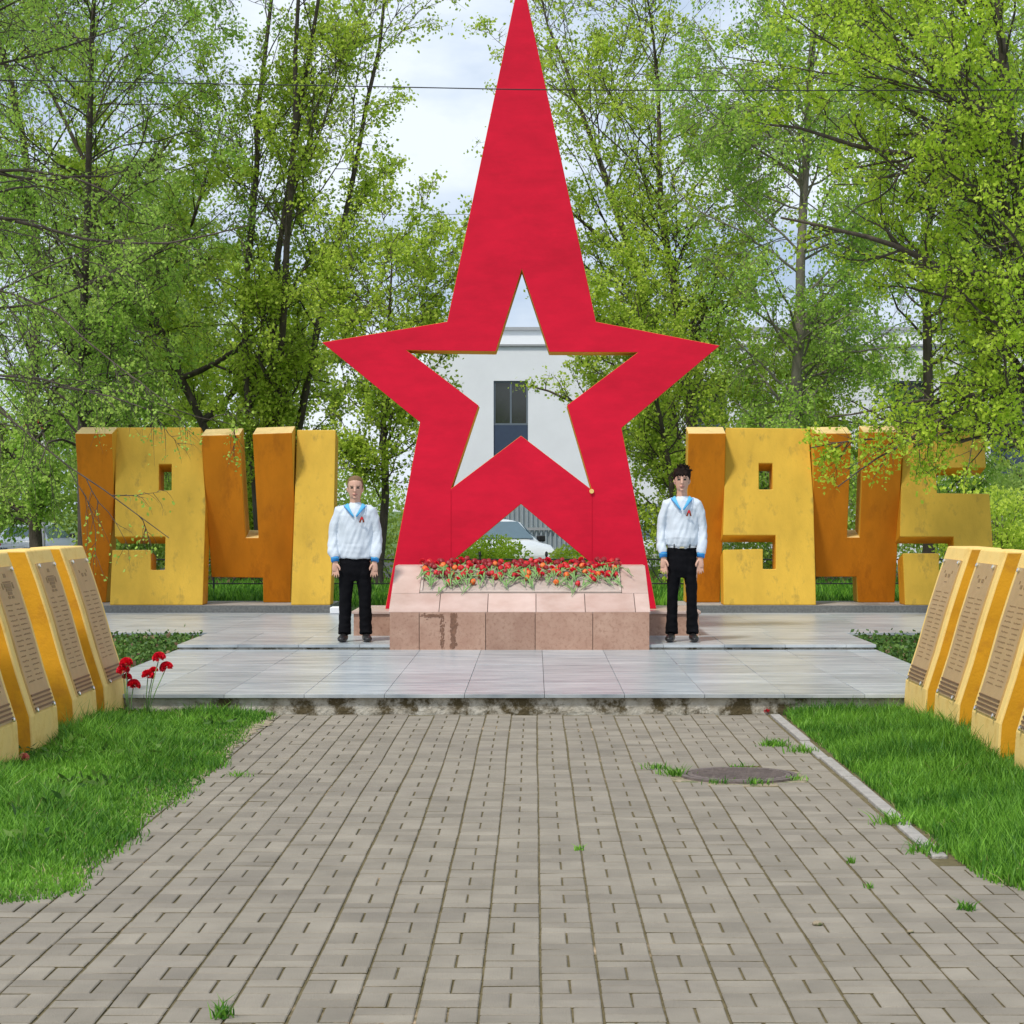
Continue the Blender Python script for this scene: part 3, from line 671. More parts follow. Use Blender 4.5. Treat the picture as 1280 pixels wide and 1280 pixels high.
for (px, py, lab, k) in ((958, 889, 'bright red carnation head lying on the paving by the platform edge', m_cn), (965, 888, 'second red carnation head beside the first, near the kerb', m_cn), (30, 958, 'faded pink carnation lying in the grass by the left slabs', mat('faded petal', (.62, .20, .16), .6))):
    Y = F * (H - .02) / (py - CY); p = Vector((xat(px, Y), Y, .02 if k is m_cn else .07)); b = MB(); carn_head(b, p, (.2, -.3, 1), .035); tag(b.build('flower_head', k, loc=p, fix=False), lab, 'flower')

# ------------------------------------------------------------------ people
def skin_of(mb, name, mats, parent, vox, smooth_it=4, disp=None, midf=None):
    tmp = mk('tmp', mb.v, mb.f, [mats[0]])
    bm = bmesh.new(); bm.from_mesh(tmp.data); bmesh.ops.recalc_face_normals(bm, faces=bm.faces); bm.to_mesh(tmp.data); bm.free()
    r = tmp.modifiers.new('r', 'REMESH'); r.mode = 'VOXEL'; r.voxel_size = vox
    s = tmp.modifiers.new('s', 'SMOOTH'); s.factor = .5; s.iterations = smooth_it
    dg = bpy.context.evaluated_depsgraph_get(); me = bpy.data.meshes.new_from_object(tmp.evaluated_get(dg))
    bpy.data.objects.remove(tmp)
    me.materials.clear()
    for m in mats: me.materials.append(m)
    n = len(me.vertices); co = np.zeros(n * 3, np.float32); me.vertices.foreach_get('co', co); co = co.reshape(-1, 3)
    if disp:
        no = np.zeros(n * 3, np.float32); me.vertices.foreach_get('normal', no); no = no.reshape(-1, 3)
        co = co + no * np.array([disp(c) for c in co], np.float32)[:, None]
        me.vertices.foreach_set('co', co.ravel())
    nf = len(me.polygons); me.polygons.foreach_set('use_smooth', np.ones(nf, bool))
    if midf:
        ce = np.zeros(nf * 3, np.float32); me.polygons.foreach_get('center', ce); ce = ce.reshape(-1, 3)
        me.polygons.foreach_set('material_index', np.array([midf(c) for c in ce], np.int32))
    else: me.polygons.foreach_set('material_index', np.zeros(nf, np.int32))
    me.update(); o = bpy.data.objects.new(name, me); COL.objects.link(o); o.parent = parent
    return o
m_skin = mat('skin', (.62, .36, .26), .5, var=.06, scale=20)
m_lip = mat('lips', (.50, .20, .16), .5); m_brow = mat('eyebrow', (.12, .07, .045), .7); m_eye = mat('eye', (.035, .03, .03), .25)
m_hair1 = mat('cropped fair hair', (.20, .125, .07), .8, spec=.15, var=.3, scale=60, bump=.4, bscale=120)
m_hair2 = mat('dark hair', (.014, .008, .006), .7, spec=.1, var=.5, scale=40, bump=.6, bscale=80)
m_shirt = mat('white shirt cloth', (.60, .655, .72), .85, spec=.2, var=.03, scale=6, bump=.15, bscale=14)
m_blue = mat('blue trim cloth', (.02, .22, .58), .7, var=.1); m_cyan = mat('light blue collar cloth', (.10, .44, .68), .7, var=.1)
m_trou = mat('black trouser cloth', (.0045, .0045, .006), .9, spec=.12, var=.3, scale=12, bump=.3, bscale=12)
m_shoe = mat('black leather', (.018, .016, .016), .3, var=.2)
m_belt = mat('white belt', (.75, .75, .75), .5); m_buck = mat('brass buckle', (.75, .65, .4), .3, metal=.7)
m_rib = mat('orange ribbon', (.55, .11, .02), .6, col2=(.10, .02, .01), scale=70)

def person(loc, label, ht, tucked, hair, lookx=0.0, spread=0.0):
    """built for a 1.77 m figure facing -Y and scaled by ht/1.77"""
    root = thing('person', label, 'person', (0, 0, 0))
    # joints
    sh = .158; ax = .208 if not tucked else .200; wz = .86
    B = MB()
    # torso and neck
    B.tube([(0, .0, .80), (0, 0, .86), (0, 0, .95), (0, 0, 1.08), (0, .0, 1.22), (0, .005, 1.34), (0, .01, 1.42), (0, .012, 1.455)],
           [(.10, .07), (.155, .10), (.16, .105), (.14, .095), (.155, .105), (.175, .105), (.15, .08), (.07, .06)], 20, axis=(1, 0, 0))
    B.tube([(0, .015, 1.43), (0, .005, 1.50), (0, 0, 1.57)], [(.068, .062), (.056, .058), (.056, .058)], 16, axis=(1, 0, 0))
    # head: rings from chin to crown
    hz = 1.522; hd = [(1.05 * a__, 1.07 * b__, 1.05 * c__, d__) for a__, b__, c__, d__ in [(0, .030, .030, -.045), (.012, .046, .050, -.035), (.035, .058, .072, -.018), (.065, .067, .086, -.006), (.10, .073, .094, .002), (.135, .077, .098, .006), (.165, .075, .096, .010), (.19, .066, .085, .012), (.21, .046, .062, .013), (.222, .018, .025, .013)]]
    B.tube([(lookx * .05 * q, c_, hz + z) for q, (z, a_, b_, c_) in enumerate(hd)], [(a_, b_) for (z, a_, b_, c_) in hd], 24, axis=(1, 0, 0))
    hc = 0
    B.tube([(hc, -.088, hz + .122), (hc, -.104, hz + .095), (hc, -.110, hz + .080), (hc, -.095, hz + .072)], [(.008, .008), (.011, .012), (.015, .012), (.010, .006)], 10, axis=(1, 0, 0))   # nose
    B.tube([(-.045, -.078, hz + .132), (0, -.092, hz + .130), (.045, -.078, hz + .132)], [(.010, .008)] * 3, 8, axis=(0, 0, 1))   # brow
    B.tube([(-.024, -.084, hz + .044), (0, -.094, hz + .046), (.024, -.084, hz + .044)], [(.007, .006), (.009, .008), (.007, .006)], 8, axis=(0, 0, 1))   # lips
    B.tube([(-.018, -.074, hz + .012), (0, -.082, hz + .012), (.018, -.074, hz + .012)], [(.012, .010)] * 3, 8, axis=(0, 0, 1))   # chin
    for s in (-1, 1):
        B.tube([(s * .076, .006, hz + .068), (s * .085, .004, hz + .095), (s * .082, .008, hz + .120)], [(.007, .012), (.009, .019), (.007, .013)], 10, axis=(1, 0, 0))   # ears
        # arm
        el = (s * (ax + .018), .02, 1.14); wr = (s * (ax + .003), -.09, wz + .02)
        B.tube([(s * .13, .01, 1.40), (s * (sh - .004), .01, 1.375), (s * (sh + .036), .012, 1.29), el, (s * (ax + .022), -.03, 1.04), wr, (s * ax, -.096, wz - .01)],
               [(.040, .045), (.048, .052), (.045, .05), (.040, .042), (.040, .040), (.027, .022), (.028, .020)], 14, axis=(1, 0, 0))
        # palm
        hx, hy, hz_ = s * (ax - .002), -.102, wz - .02
        yw = .75 if not tucked else .45
        ca, sa = math.cos(yw), math.sin(yw)
        def hp(u, w, dz): return (hx + s * (u * math.cos(.35) - w * .3), hy - w + u * .25, hz_ + dz)     # u: outward across the palm, w: forward
        B.tube([hp(0, 0, .012), hp(.002, .002, -.03), hp(.004, .004, -.065), hp(.004, .004, -.088)], [(.026, .015), (.033, .017), (.035, .015), (.031, .012)], 14, axis=(1, 0, 0))
        for k, (u, L_) in enumerate(((-.027, .060), (-.0088, .068), (.0098, .064), (.0275, .050))):
            sp = (u * (.22 + spread * .6)); 
            B.tube([hp(u * .9, .002, -.07), hp(u + sp * .4, .006, -.09 - L_ * .35), hp(u + sp * .75, .009, -.09 - L_ * .72), hp(u + sp, .004, -.09 - L_)], [.0086, .0082, .0076, .006], 8)
        B.tube([hp(-.022, .006, -.018), hp(-.038, .014, -.042), hp(-.045, .018, -.062), hp(-.043, .020, -.080)], [.013, .0115, .010, .007], 8)      # thumb leaves the side of the palm
        # leg
        B.tube([(s * .085, 0, .86), (s * .092, 0, .74), (s * .095, -.005, .60), (s * .10, -.005, .48), (s * .103, .008, .34), (s * .108, .012, .18), (s * .112, .01, .08)],
               [(.082, .09), (.080, .09), (.066, .07), (.053, .055), (.052, .056), (.040, .042), (.040, .045)], 14, axis=(1, 0, 0))
        B.tube([(s * .110, .045, .045), (s * .112, .0, .045), (s * .125, -.08, .035), (s * .135, -.14, .025)], [(.030, .032), (.036, .036), (.038, .024), (.028, .014)], 12, axis=(1, 0, 0))
    def mid(c):
        x, y, z = abs(c[0]), c[1], c[2] - hz
        if y < -.055:
            if .105 < z < .122 and .017 < x < .046: return 3
            if .126 < z < .138 and .014 < x < .052: return 2
            if .038 < z < .052 and x < .026: return 1
        return 0
    skin_of(B, 'body', [m_skin, m_lip, m_brow, m_eye], root, .0045, 3, None, mid)
    # hair
    Hh = MB()
    if hair == 'short':
        Hh.tube([(0, .020, hz + .095), (0, .018, hz + .13), (0, .018, hz + .17), (0, .016, hz + .205), (0, .013, hz + .228), (0, .013, hz + .246)], [(.083, .098), (.0865, .104), (.085, .110), (.077, .100), (.059, .078), (.022, .03)], 24, axis=(1, 0, 0))
        skin_of(Hh, 'hair', [m_hair1], root, .006, 2, lambda c: -.014 if (c[1] < -.05 and c[2] < hz + .172) else .0)
    else:
        Hh.tube([(0, .030, hz + .08), (0, .026, hz + .13), (0, .018, hz + .165), (0, .01, hz + .195), (0, .008, hz + .225), (0, .008, hz + .245)], [(.088, .084), (.092, .092), (.098, .106), (.096, .110), (.076, .088), (.03, .035)], 24, axis=(1, 0, 0))
        for k in range(42):
            a_ = random.random() * 6.283; el_ = random.uniform(.35, 1.5); rr = .09
            d_ = Vector((math.cos(a_) * math.cos(el_), math.sin(a_) * math.cos(el_), math.sin(el_)))
            p_ = Vector((0, .008, hz + .155)) + Vector((d_.x * .09, d_.y * .10, d_.z * .088)); q_ = p_ + d_ * .032 + Vector((random.uniform(-.02, .02), -.012, random.uniform(-.006, .016)))
            Hh.tube([p_ - d_ * .02, p_, q_], [.016, .013, .005], 6)
        for k in range(7): Hh.tube([(-.055 + k * .018, -.078, hz + .185), (-.058 + k * .018 + random.uniform(-.01, .01), -.098, hz + .160), (-.056 + k * .018 + random.uniform(-.012, .012), -.096, hz + .145)], [.014, .011, .005], 6)
        skin_of(Hh, 'hair', [m_hair2], root, .005, 1)
    # trousers
    T = MB()
    T.tube([(0, .0, .645), (0, 0, .76), (0, 0, .90), (0, 0, .99), (0, 0, 1.0)], [(.11, .088), (.168, .115), (.170, .118), (.150, .108), (.140, .10)], 24, axis=(1, 0, 0))
    for s in (-1, 1):
        w0 = 1.0 if not tucked else .88
        T.tube([(s * .080, 0, .84), (s * .088, 0, .72), (s * .098, -.004, .58), (s * .104, -.004, .46), (s * .108, .004, .30), (s * .112, .006, .15), (s * .114, .0, .095), (s * .114, -.004, .078)],
               [(.090, .105), (.089 * w0, .102), (.075 * w0, .086), (.068 * w0, .078), (.067 * w0, .076), (.066, .078), (.070, .088), (.068, .086)], 20, axis=(1, 0, 0))
    skin_of(T, 'trousers', [m_trou], root, .007, 4, lambda c: .007 * noise.noise((c[0] * 9, c[1] * 9, c[2] * 16)) + .005 * noise.noise((c[0] * 20, c[1] * 20, c[2] * 30)) * (1 if c[2] < .3 else .4))
    for s in (-1, 1):
        Q = MB()
        Q.tube([(s * .112, .075, .032), (s * .112, .03, .042), (s * .114, -.02, .046), (s * .126, -.09, .042), (s * .140, -.165, .034), (s * .146, -.205, .024)], [(.030, .030), (.038, .042), (.042, .046), (.050, .042), (.046, .034), (.026, .018)], 16, axis=(1, 0, 0))
        sh_ = skin_of(Q, 'shoe', [m_shoe], root, .006, 2)
    # shirt
    C = MB()
    if not tucked:
        C.tube([(0, 0, .885), (0, 0, .90), (0, 0, .97), (0, 0, 1.10), (0, 0, 1.24), (0, .004, 1.34), (0, .01, 1.415), (0, .012, 1.455), (0, .018, 1.466)],
               [(.180, .125), (.190, .132), (.198, .138), (.190, .132), (.188, .130), (.192, .126), (.165, .098), (.090, .072), (.070, .064)], 28, axis=(1, 0, 0))
    else:
        C.tube([(0, 0, .985), (0, -.01, .997), (0, -.014, 1.045), (0, -.006, 1.12), (0, 0, 1.24), (0, .004, 1.34), (0, .012, 1.415), (0, .020, 1.448), (0, .024, 1.460)],
               [(.150, .108), (.176, .128), (.180, .136), (.172, .128), (.172, .122), (.180, .120), (.160, .098), (.088, .072), (.070, .064)], 28, axis=(1, 0, 0))
    for s in (-1, 1):
        k_ = 1 if not tucked else .86
        C.tube([(s * .09, .01, 1.412), (s * (sh + .002), .01, 1.382), (s * (sh + .040), .012, 1.29), (s * (ax + .022), .018, 1.16), (s * (ax + .026), -.015, 1.04), (s * (ax + .020), -.055, .955), (s * (ax + .008), -.085, .915), (s * (ax + .004), -.088, .895)],
               [(.055, .066), (.072 * k_, .078), (.063 * k_, .072), (.054 * k_, .066), (.058 * k_, .066), (.058 * k_, .062), (.046, .042), (.040, .034)], 18, axis=(1, 0, 0))
    fold = lambda c: .011 * noise.noise((c[0] * 13 + c[2] * 3, c[1] * 9, c[2] * 2.6)) + .008 * noise.noise((c[0] * 26 - c[2] * 9, c[1] * 18, c[2] * 6)) + .007 * noise.noise((c[0] * 5, c[1] * 5, c[2] * 22)) * (1 if c[2] < 1.05 else .3)
    shirt = skin_of(C, 'shirt', [m_shirt], root, .007, 3, fold)
    for s in (-1, 1):
        q = MB(); q.tube([(s * (ax + .006), -.086, .908), (s * (ax + .005), -.089, .902), (s * (ax + .003), -.094, .856), (s * (ax + .002), -.096, .850)], [(.036, .030), (.0435, .038), (.0415, .036), (.036, .030)], 18, axis=(1, 0, 0)); q.build('cuff', m_blue, shirt, smooth=True)
        q = MB(); q.tube([(s * (ax + .0046), -.0905, .890), (s * (ax + .0044), -.0915, .884)], [(.0440, .0385), (.0438, .0383)], 18, axis=(1, 0, 0)); q.build('cuff_stripe', m_cyan, shirt, smooth=True)
    # sailor collar: two lapels meeting in a V, a band over the shoulders
    for s in (-1, 1):
        v = [(s * .004, -.142, 1.345), (s * .020, -.141, 1.365), (s * .052, -.118, 1.425), (s * .068, -.060, 1.468), (s * .070, .02, 1.487),
             (s * .118, .03, 1.452), (s * .118, -.055, 1.444), (s * .086, -.118, 1.408), (s * .044, -.140, 1.358), (s * .016, -.146, 1.325)]
        v2 = [(p[0], p[1] + .006, p[2] - .012) for p in v]
        f = [(0, 1, 8, 9), (1, 2, 7, 8), (2, 3, 6, 7), (3, 4, 5, 6)]
        n = len(v); f2 = [tuple(i + n for i in q)[::-1] for q in f] + [(i, (i + 1) % n, (i + 1) % n + n, i + n) for i in range(n)]
        o = MB().add(v + v2, f + f2).build('collar', m_cyan, shirt)
        sb = o.modifiers.new('s', 'SUBSURF'); sb.levels = 1; sb.render_levels = 2
        q = MB(); q.tube([(v_[0] + s * .001, v_[1] - .002, v_[2] + .003) for v_ in (v[9], v[8], v[7], v[6], v[5])], .004, 6); q.build('collar_edge', m_blue, shirt, smooth=True)
    q = MB(); q.hexa([(-.135, .05, 1.43), (.135, .05, 1.43), (.13, .125, 1.24), (-.13, .125, 1.24)], [(-.135, .065, 1.445), (.135, .065, 1.445), (.13, .14, 1.24), (-.13, .14, 1.24)]); q.build('collar_back', m_cyan, shirt, bevel=.004)
    # ribbon badge on the chest
    bz = 1.31; bx = .075; q = MB(); yf = -.148 if not tucked else -.140
    q.tube([(bx - .022, yf + .006, bz - .042), (bx - .006, yf - .004, bz + .004), (bx, yf - .006, bz + .028), (bx + .008, yf - .004, bz + .004), (bx + .020, yf + .006, bz - .040)], [(.010, .003), (.009, .004), (.016, .005), (.009, .004), (.010, .003)], 8, axis=(1, 0, 0))
    q.build('ribbon', m_rib, shirt, smooth=True)
    q = MB(); q.lathe([(.015, -.012), (.015, 0.0), (.008, .003)], 10, (bx, yf - .002, bz + .002), 'Y'); q.build('ribbon_badge', m_tr, shirt)
    if tucked:
        q = MB(); q.tube([(0, 0, .945), (0, 0, .9495), (0, 0, .978), (0, 0, .982)], [(.150, .108), (.162, .121), (.162, .121), (.150, .108)], 32, axis=(1, 0, 0)); bt = q.build('belt', m_belt, root, smooth=True)
        MB().box(-.026, .026, -.130, -.120, .944, .984).build('buckle', m_buck, bt, bevel=.004)
        for s in (-.085, .085): MB().box(s - .006, s + .006, -.118, -.106, .938, .988).build('belt_loop', m_trou, bt)
    k = ht / 1.77; root.scale = (k * (1.0 if not tucked else .93), k, k); root.location = loc
    return root
pA = person((xat(444, 22.5), 22.5, .2125), 'young man with cropped fair hair in a loose white sailor shirt, hanging over black trousers', 1.775, False, 'short', 0, .35)
pA.rotation_euler = (0, 0, R(3))
pB = person((xat(852.5, 22.5), 22.5, .2125), 'tall young man with tousled dark hair, white sailor shirt tucked into a white belt', 1.87, True, 'tousled', 0, .1)
pB.rotation_euler = (0, 0, R(-4))

# ------------------------------------------------------------------ trees
def norm(a): return a / np.maximum(np.linalg.norm(a, axis=-1, keepdims=True), 1e-9)
def grow(P, D, L, k, wob, trop):
    n = len(P); path = np.zeros((n, k + 1, 3)); path[:, 0] = P; D = D.copy()
    for i in range(k):
        D = norm(D + rng.normal(0, wob, (n, 3)) + np.array(trop))
        path[:, i + 1] = path[:, i] + D * (L / k)[:, None]
    return path
def kids(path, R0, L, m, t0, t1, ang, lf, rf, taper=.7):
    """m children for every path at random places between t0 and t1"""
    n, k1, _ = path.shape; t = rng.uniform(t0, t1, (n, m)); x = t * (k1 - 1); i = np.minimum(x.astype(int), k1 - 2); fr = (x - i)[..., None]
    idx = np.arange(n)[:, None]; a = path[idx, i]; b = path[idx, i + 1]; P = a + (b - a) * fr; T = norm(b - a)
    q = rng.normal(size=(n, m, 3)); q = norm(q - T * np.sum(q * T, -1, keepdims=True)); A = rng.uniform(*ang, (n, m))[..., None]
    D = T * np.cos(A) + q * np.sin(A); Lc = L[:, None] * lf * (1.15 - t) * rng.uniform(.65, 1.3, (n, m)); Rc = R0[:, None] * (1 - taper * t) * rf
    return P.reshape(-1, 3), D.reshape(-1, 3), Lc.ravel(), Rc.ravel()
def tubes(path, R0, sides, taper=.75):
    n, k1, _ = path.shape; T = norm(np.gradient(path, axis=1)); ref = np.where(np.abs(T[..., 2:3]) > .9, [[[1., 0, 0]]], [[[0, 0, 1.]]])
    A = norm(np.cross(T, ref)); B = np.cross(T, A); r = R0[:, None] * (1 - taper * np.linspace(0, 1, k1)[None, :]); a = np.arange(sides) * 6.2832 / sides
    V = path[:, :, None] + (A[:, :, None] * np.cos(a)[None, None, :, None] + B[:, :, None] * np.sin(a)[None, None, :, None]) * r[:, :, None, None]
    base = (np.arange(n) * k1 * sides)[:, None, None] + (np.arange(k1 - 1) * sides)[None, :, None] + np.arange(sides)[None, None, :]
    nx_ = (np.arange(sides) + 1) % sides - np.arange(sides)
    f = np.stack([base, base + nx_, base + nx_ + sides, base + sides], -1).reshape(-1, 4)
    return V.reshape(-1, 3), f
def join(parts):
    V = []; Fc = []; n = 0
    for v_, f_ in parts: V.append(v_); Fc.append(f_ + n); n += len(v_)
    return np.concatenate(V), np.concatenate(Fc)
LEAF, MORE = .80, 1.3
def tree(name, label, cat, x, y, h, r, base, nl, reach, style, leaf, lsize, bark, lpt=14, n2=8, n3=6, lean=(0, 0), stems=1, extra=(), top_sparse=0, group='trees behind the monument', seed=None, side=None, dens=1):
    global rng; rng = np.random.default_rng(seed if seed is not None else int(abs(x * 131 + y * 17)))
    z0 = gz(y); root = thing(name, label, cat, (x, y, z0), group)
    P = np.array([[x, y, z0 - .1]] * stems, float); D = np.array([[lean[0] + (rng.normal(0, .13) if stems > 1 else 0), lean[1] + (rng.normal(0, .1) if stems > 1 else 0), 1.0] for _ in range(stems)])
    if stems > 1: P[:, :2] += rng.normal(0, r * .8, (stems, 2))
    Lt = np.full(stems, h) * (rng.uniform(.8, 1.05, stems) if stems > 1 else 1); trunk = grow(P, norm(D), Lt, 14, .055 if side is None else .02, (0, 0, .02)); Rt = np.full(stems, r)
    parts = [tubes(trunk, Rt, 12, .9)]
    # limbs
    p, d_, l, rr = kids(trunk, Rt, np.ones(stems), nl // stems, base, .98, (.6, 1.25) if style != 'fast' else (.35, .95), 1, .30, .85)
    tz = (p[:, 2] - z0) / h
    l = reach * (.35 + .9 * np.sin(np.clip((tz - base * .6) / (1 - base * .6), 0, 1) * 2.75)) * rng.uniform(.7, 1.15, len(p))
    if side is not None:   # keep limbs mostly growing towards one side
        d_[:, 0] = np.where(d_[:, 0] * side < 0, -d_[:, 0] * .8, d_[:, 0])
    d_ = norm(d_)
    for (ex, ey, ez, dx, dy, dz, el, er) in extra:
        q_ = trunk[0]; ez += 0; ex = float(np.interp(ez, q_[:, 2], q_[:, 0])); ey = float(np.interp(ez, q_[:, 2], q_[:, 1]))
        p = np.vstack([p, [ex, ey, ez]]); d_ = np.vstack([d_, norm(np.array([dx, dy, dz]))]); l = np.append(l, el); rr = np.append(rr, er)
    trop = {'linden': (0, 0, .05), 'fast': (0, 0, .09), 'birch': (0, 0, -.02), 'maple': (0, 0, -.015)}[style]
    limb = grow(p, d_, l, 9, .13, trop); parts.append(tubes(limb, rr, 7))
    p, d_, l2, r2 = kids(limb, rr, l, n2, .15, 1.0, (.45, 1.0), .48, .5); r2 = np.maximum(r2, .008)
    br = grow(p, d_, np.maximum(l2, .35), 6, .18, {'birch': (0, 0, -.13)}.get(style, (0, 0, .02))); parts.append(tubes(br, r2, 5))
    p, d_, l3, r3 = kids(br, r2, np.maximum(l2, .35), n3, .15, 1.0, (.4, 1.1), .5, .5); r3 = np.maximum(r3, .0045)
    l3 = np.clip(l3, .22, .95) * (1.5 if style == 'birch' else 1)
    tw = grow(p, d_, l3, 4, .2, {'birch': (0, 0, -.42)}.get(style, (0, 0, .03))); parts.append(tubes(tw, r3, 3))
    V, Fc = join(parts); mk('trunk', V, Fc, bark, root, smooth=True)
    # leaves in loose sprays along every twig
    lsize = lsize * LEAF; n = len(tw); cnt = int(lpt * MORE)
    tt_ = rng.uniform(.1, 1, (n, cnt)); xx = tt_ * 4; ii = np.minimum(xx.astype(int), 3); fr = (xx - ii)[..., None]
    idx = np.arange(n)[:, None]; Q = tw[idx, ii] * (1 - fr) + tw[idx, ii + 1] * fr
    Q = Q + rng.normal(0, lsize * (.95 if style != 'maple' else .9), Q.shape)
    clump = rng.uniform(0, 1, (n, 1)); tn_ = clump * .6 + rng.uniform(0, .4, (n, cnt)); pb = np.repeat(rng.uniform(0, 1, len(br)), n3)[:, None]      # whole sprays fuller or thinner than their neighbours
    keep = rng.uniform(0, 1, (n, cnt)) < (.10 + .95 * pb + .25 * rng.uniform(0, 1, (n, 1))) * dens
    if top_sparse:
        zz = (tw[:, 0, 2:3] - z0) / h; keep &= rng.uniform(0, 1, (n, cnt)) < np.clip(1.15 - top_sparse * (zz - .45) * 2.2, .12, 1)
    Q = Q[keep]; tn_ = tn_[keep]
    leafcloud(Q, lsize, leaf, 'crown', root, tint=tn_, aspect=.72)
    return root
tree('linden_tree', 'linden with several dark upright stems and yellow-green leaves behind the left numerals', 'tree', -4.95, 38, 14.5, .088, .13, 125, 2.7, 'fast', L_lind, .088, m_bark, lpt=12, n2=9, n3=8, stems=5, seed=1246, top_sparse=1.0,
     extra=((-4.2, 38, 3.2, 1, -.1, .55, 3.9, .07), (-4.3, 38, 4.0, 1, -.2, .35, 3.5, .06), (-4.6, 38, 4.8, -1, -.2, .5, 3.4, .07), (-4.3, 38, 5.6, 1, -.1, .45, 3.6, .05), (-4.3, 38, 7.0, 1, -.1, .8, 2.4, .05)))
tree('birch_tree', 'slim birch with drooping fine twigs left of the linden', 'tree', -7.85, 36.5, 15, .10, .10, 90, 3.0, 'birch', L_birch, .082, m_bark, lpt=10, n2=9, n3=7)
tree('birch_tree', 'second birch trunk near the left side of the picture', 'tree', -9.9, 42, 16, .14, .06, 90, 3.4, 'birch', L_birch, .100, m_bark, lpt=10, n2=9, n3=7)
tree('linden_tree', 'near tree off the left side whose black limbs and twigs reach over the left numerals', 'tree', -8.6, 27, 12, .2, .24, 40, 3.1, 'birch', L_birch, .062, m_bark, lpt=13, n2=9, n3=7, side=1, dens=.7,
     extra=((-8.4, 27, 5.6, 1, 0, .05, 5.0, .034), (-8.4, 26.8, 3.9, 1, .05, .2, 3.8, .026), (-8.4, 27, 3.4, 1, 0, -.05, 4.4, .022), (-8.4, 26.8, 4.3, 1, 0, .12, 4.9, .022), (-8.4, 26.6, 3.4, 1, 0, .10, 4.8, .02), (-8.4, 26.4, 3.9, 1, .02, .08, 4.3, .02), (-8.4, 26.4, 3.5, 1, .0, .0, 4.9, .018)))
tree('linden_tree', 'tree with light leaves and dark limbs just right of the star', 'tree', 3.55, 43, 15, .15, .12, 110, 3.0, 'linden', L_lind, .095, m_bark, lpt=10, n2=9, n3=7, stems=2, top_sparse=.5,
     extra=((3.3, 43, 3.4, -1, 0, .3, 3.2, .07), (3.3, 43, 7.0, -1, 0, .4, 3.0, .05)))
tree('birch_tree', 'dense birch with hanging green twigs behind the right numerals', 'tree', 4.5, 37, 16, .12, .06, 125, 2.6, 'birch', L_birch, .080, m_bark2, lpt=12, n2=9, n3=8)
tree('birch_tree', 'birch farther back between the right birch and the maple', 'tree', 8.2, 44, 16, .14, .06, 100, 3.4, 'birch', L_birch, .105, m_bark, lpt=10, n2=9, n3=7)
tree('maple_tree', 'near tree at the right side with dark spreading limbs and bright leaf clusters', 'tree', 6.62, 27.2, 11, .15, .20, 85, 2.9, 'maple', L_lime, .074, m_bark, lpt=12, n2=9, n3=7, side=-1,
     extra=((6.2, 27.1, 3.3, -1, -.05, -.30, 2.7, .035), (6.3, 26.9, 2.6, -1, -.05, -.22, 3.0, .028), (6.3, 27.0, 3.2, -1, -.05, -.38, 3.0, .028), (6.2, 27.0, 2.7, -1, -.1, .02, 2.2, .03), (6.2, 27.2, 4.6, -1, 0, -.05, 3.4, .06), (6.2, 27.2, 6.2, -1, 0, .2, 3.3, .06)))
tree('young_tree', 'small tree with thin dark trunk behind the left sailor', 'tree', -2.62, 35.5, 6.0, .09, .26, 50, 1.7, 'linden', L_lind, .085, m_bark, lpt=12, n2=8, n3=6)
tree('young_tree', 'small leafy tree behind the right leg of the star', 'tree', 2.6, 39, 5.6, .08, .10, 50, 1.7, 'linden', L_lind, .09, m_bark, lpt=12, n2=8, n3=6)
tree('far_tree', 'far tree beyond the road at the left side', 'tree', -19.5, 62, 14, .25, .08, 50, 4.4, 'linden', L_far, .16, m_bark, lpt=13, n2=9, n3=7, group='trees beyond the road')
tree('far_tree', 'far tree beyond the road behind the left linden', 'tree', -12.4, 66, 11, .22, .10, 46, 4.0, 'linden', L_far, .16, m_bark, lpt=13, n2=9, n3=7, group='trees beyond the road')
tree('far_tree', 'low bushy far tree between the two left birches', 'tree', -10.2, 52, 7.5, .16, .04, 60, 2.6, 'linden', L_far, .13, m_bark, lpt=13, n2=9, n3=7, group='trees beyond the road')
tree('young_tree', 'bushy young tree behind the 4 and 5 of the right numerals', 'tree', 6.2, 46, 5.2, .10, .06, 60, 2.0, 'linden', L_lind, .11, m_bark, lpt=12, n2=8, n3=6)
tree('young_tree', 'bushy young tree behind the 1 and 9 of the left numerals', 'tree', -6.4, 44, 6, .10, .06, 60, 2.2, 'linden', L_lind, .11, m_bark, lpt=12, n2=8, n3=6)
tree('far_tree', 'far tree beyond the road at the right side', 'tree', 14.8, 60, 14, .22, .05, 50, 4.2, 'linden', L_far, .15, m_bark, lpt=13, n2=9, n3=7, group='trees beyond the road')

def shrub(x, y, rx, rz, n, leaf, ls, label):
    z0 = gz(y); root = thing('shrub', label, 'shrub', (x, y, z0), 'shrubs behind the monument')
    b = MB()
    for k in range(14):
        a = random.random() * 6.283; e = Vector((x + math.cos(a) * rx * .7 * random.random(), y + math.sin(a) * rx * .6 * random.random(), z0 + rz * random.uniform(.6, 1)))
        b.tube([(x + random.uniform(-.1, .1), y, z0 - .05), (Vector((x, y, z0)) + e) / 2 + Vector((random.uniform(-.1, .1), 0, .05)), e], [.014, .01, .004], 5)
    b.build('stem', m_bark, root, smooth=True)
    u = norm(rng.normal(size=(n, 3))) * rng.uniform(0, 1, (n, 1)) ** .45; P = np.array([x, y, z0 + rz * .45]) + u * np.array([rx, rx * .8, rz * .55])
    nn = np.array([noise.noise(Vector(q) * 3.1) for q in P]); k = nn > -.18; P = P[k]; P[:, 2] = np.maximum(P[:, 2], z0 + .02)
    leafcloud(P, ls, leaf, 'foliage', root, tint=.5 + nn[k] + rng.uniform(-.3, .3, len(P))); return root
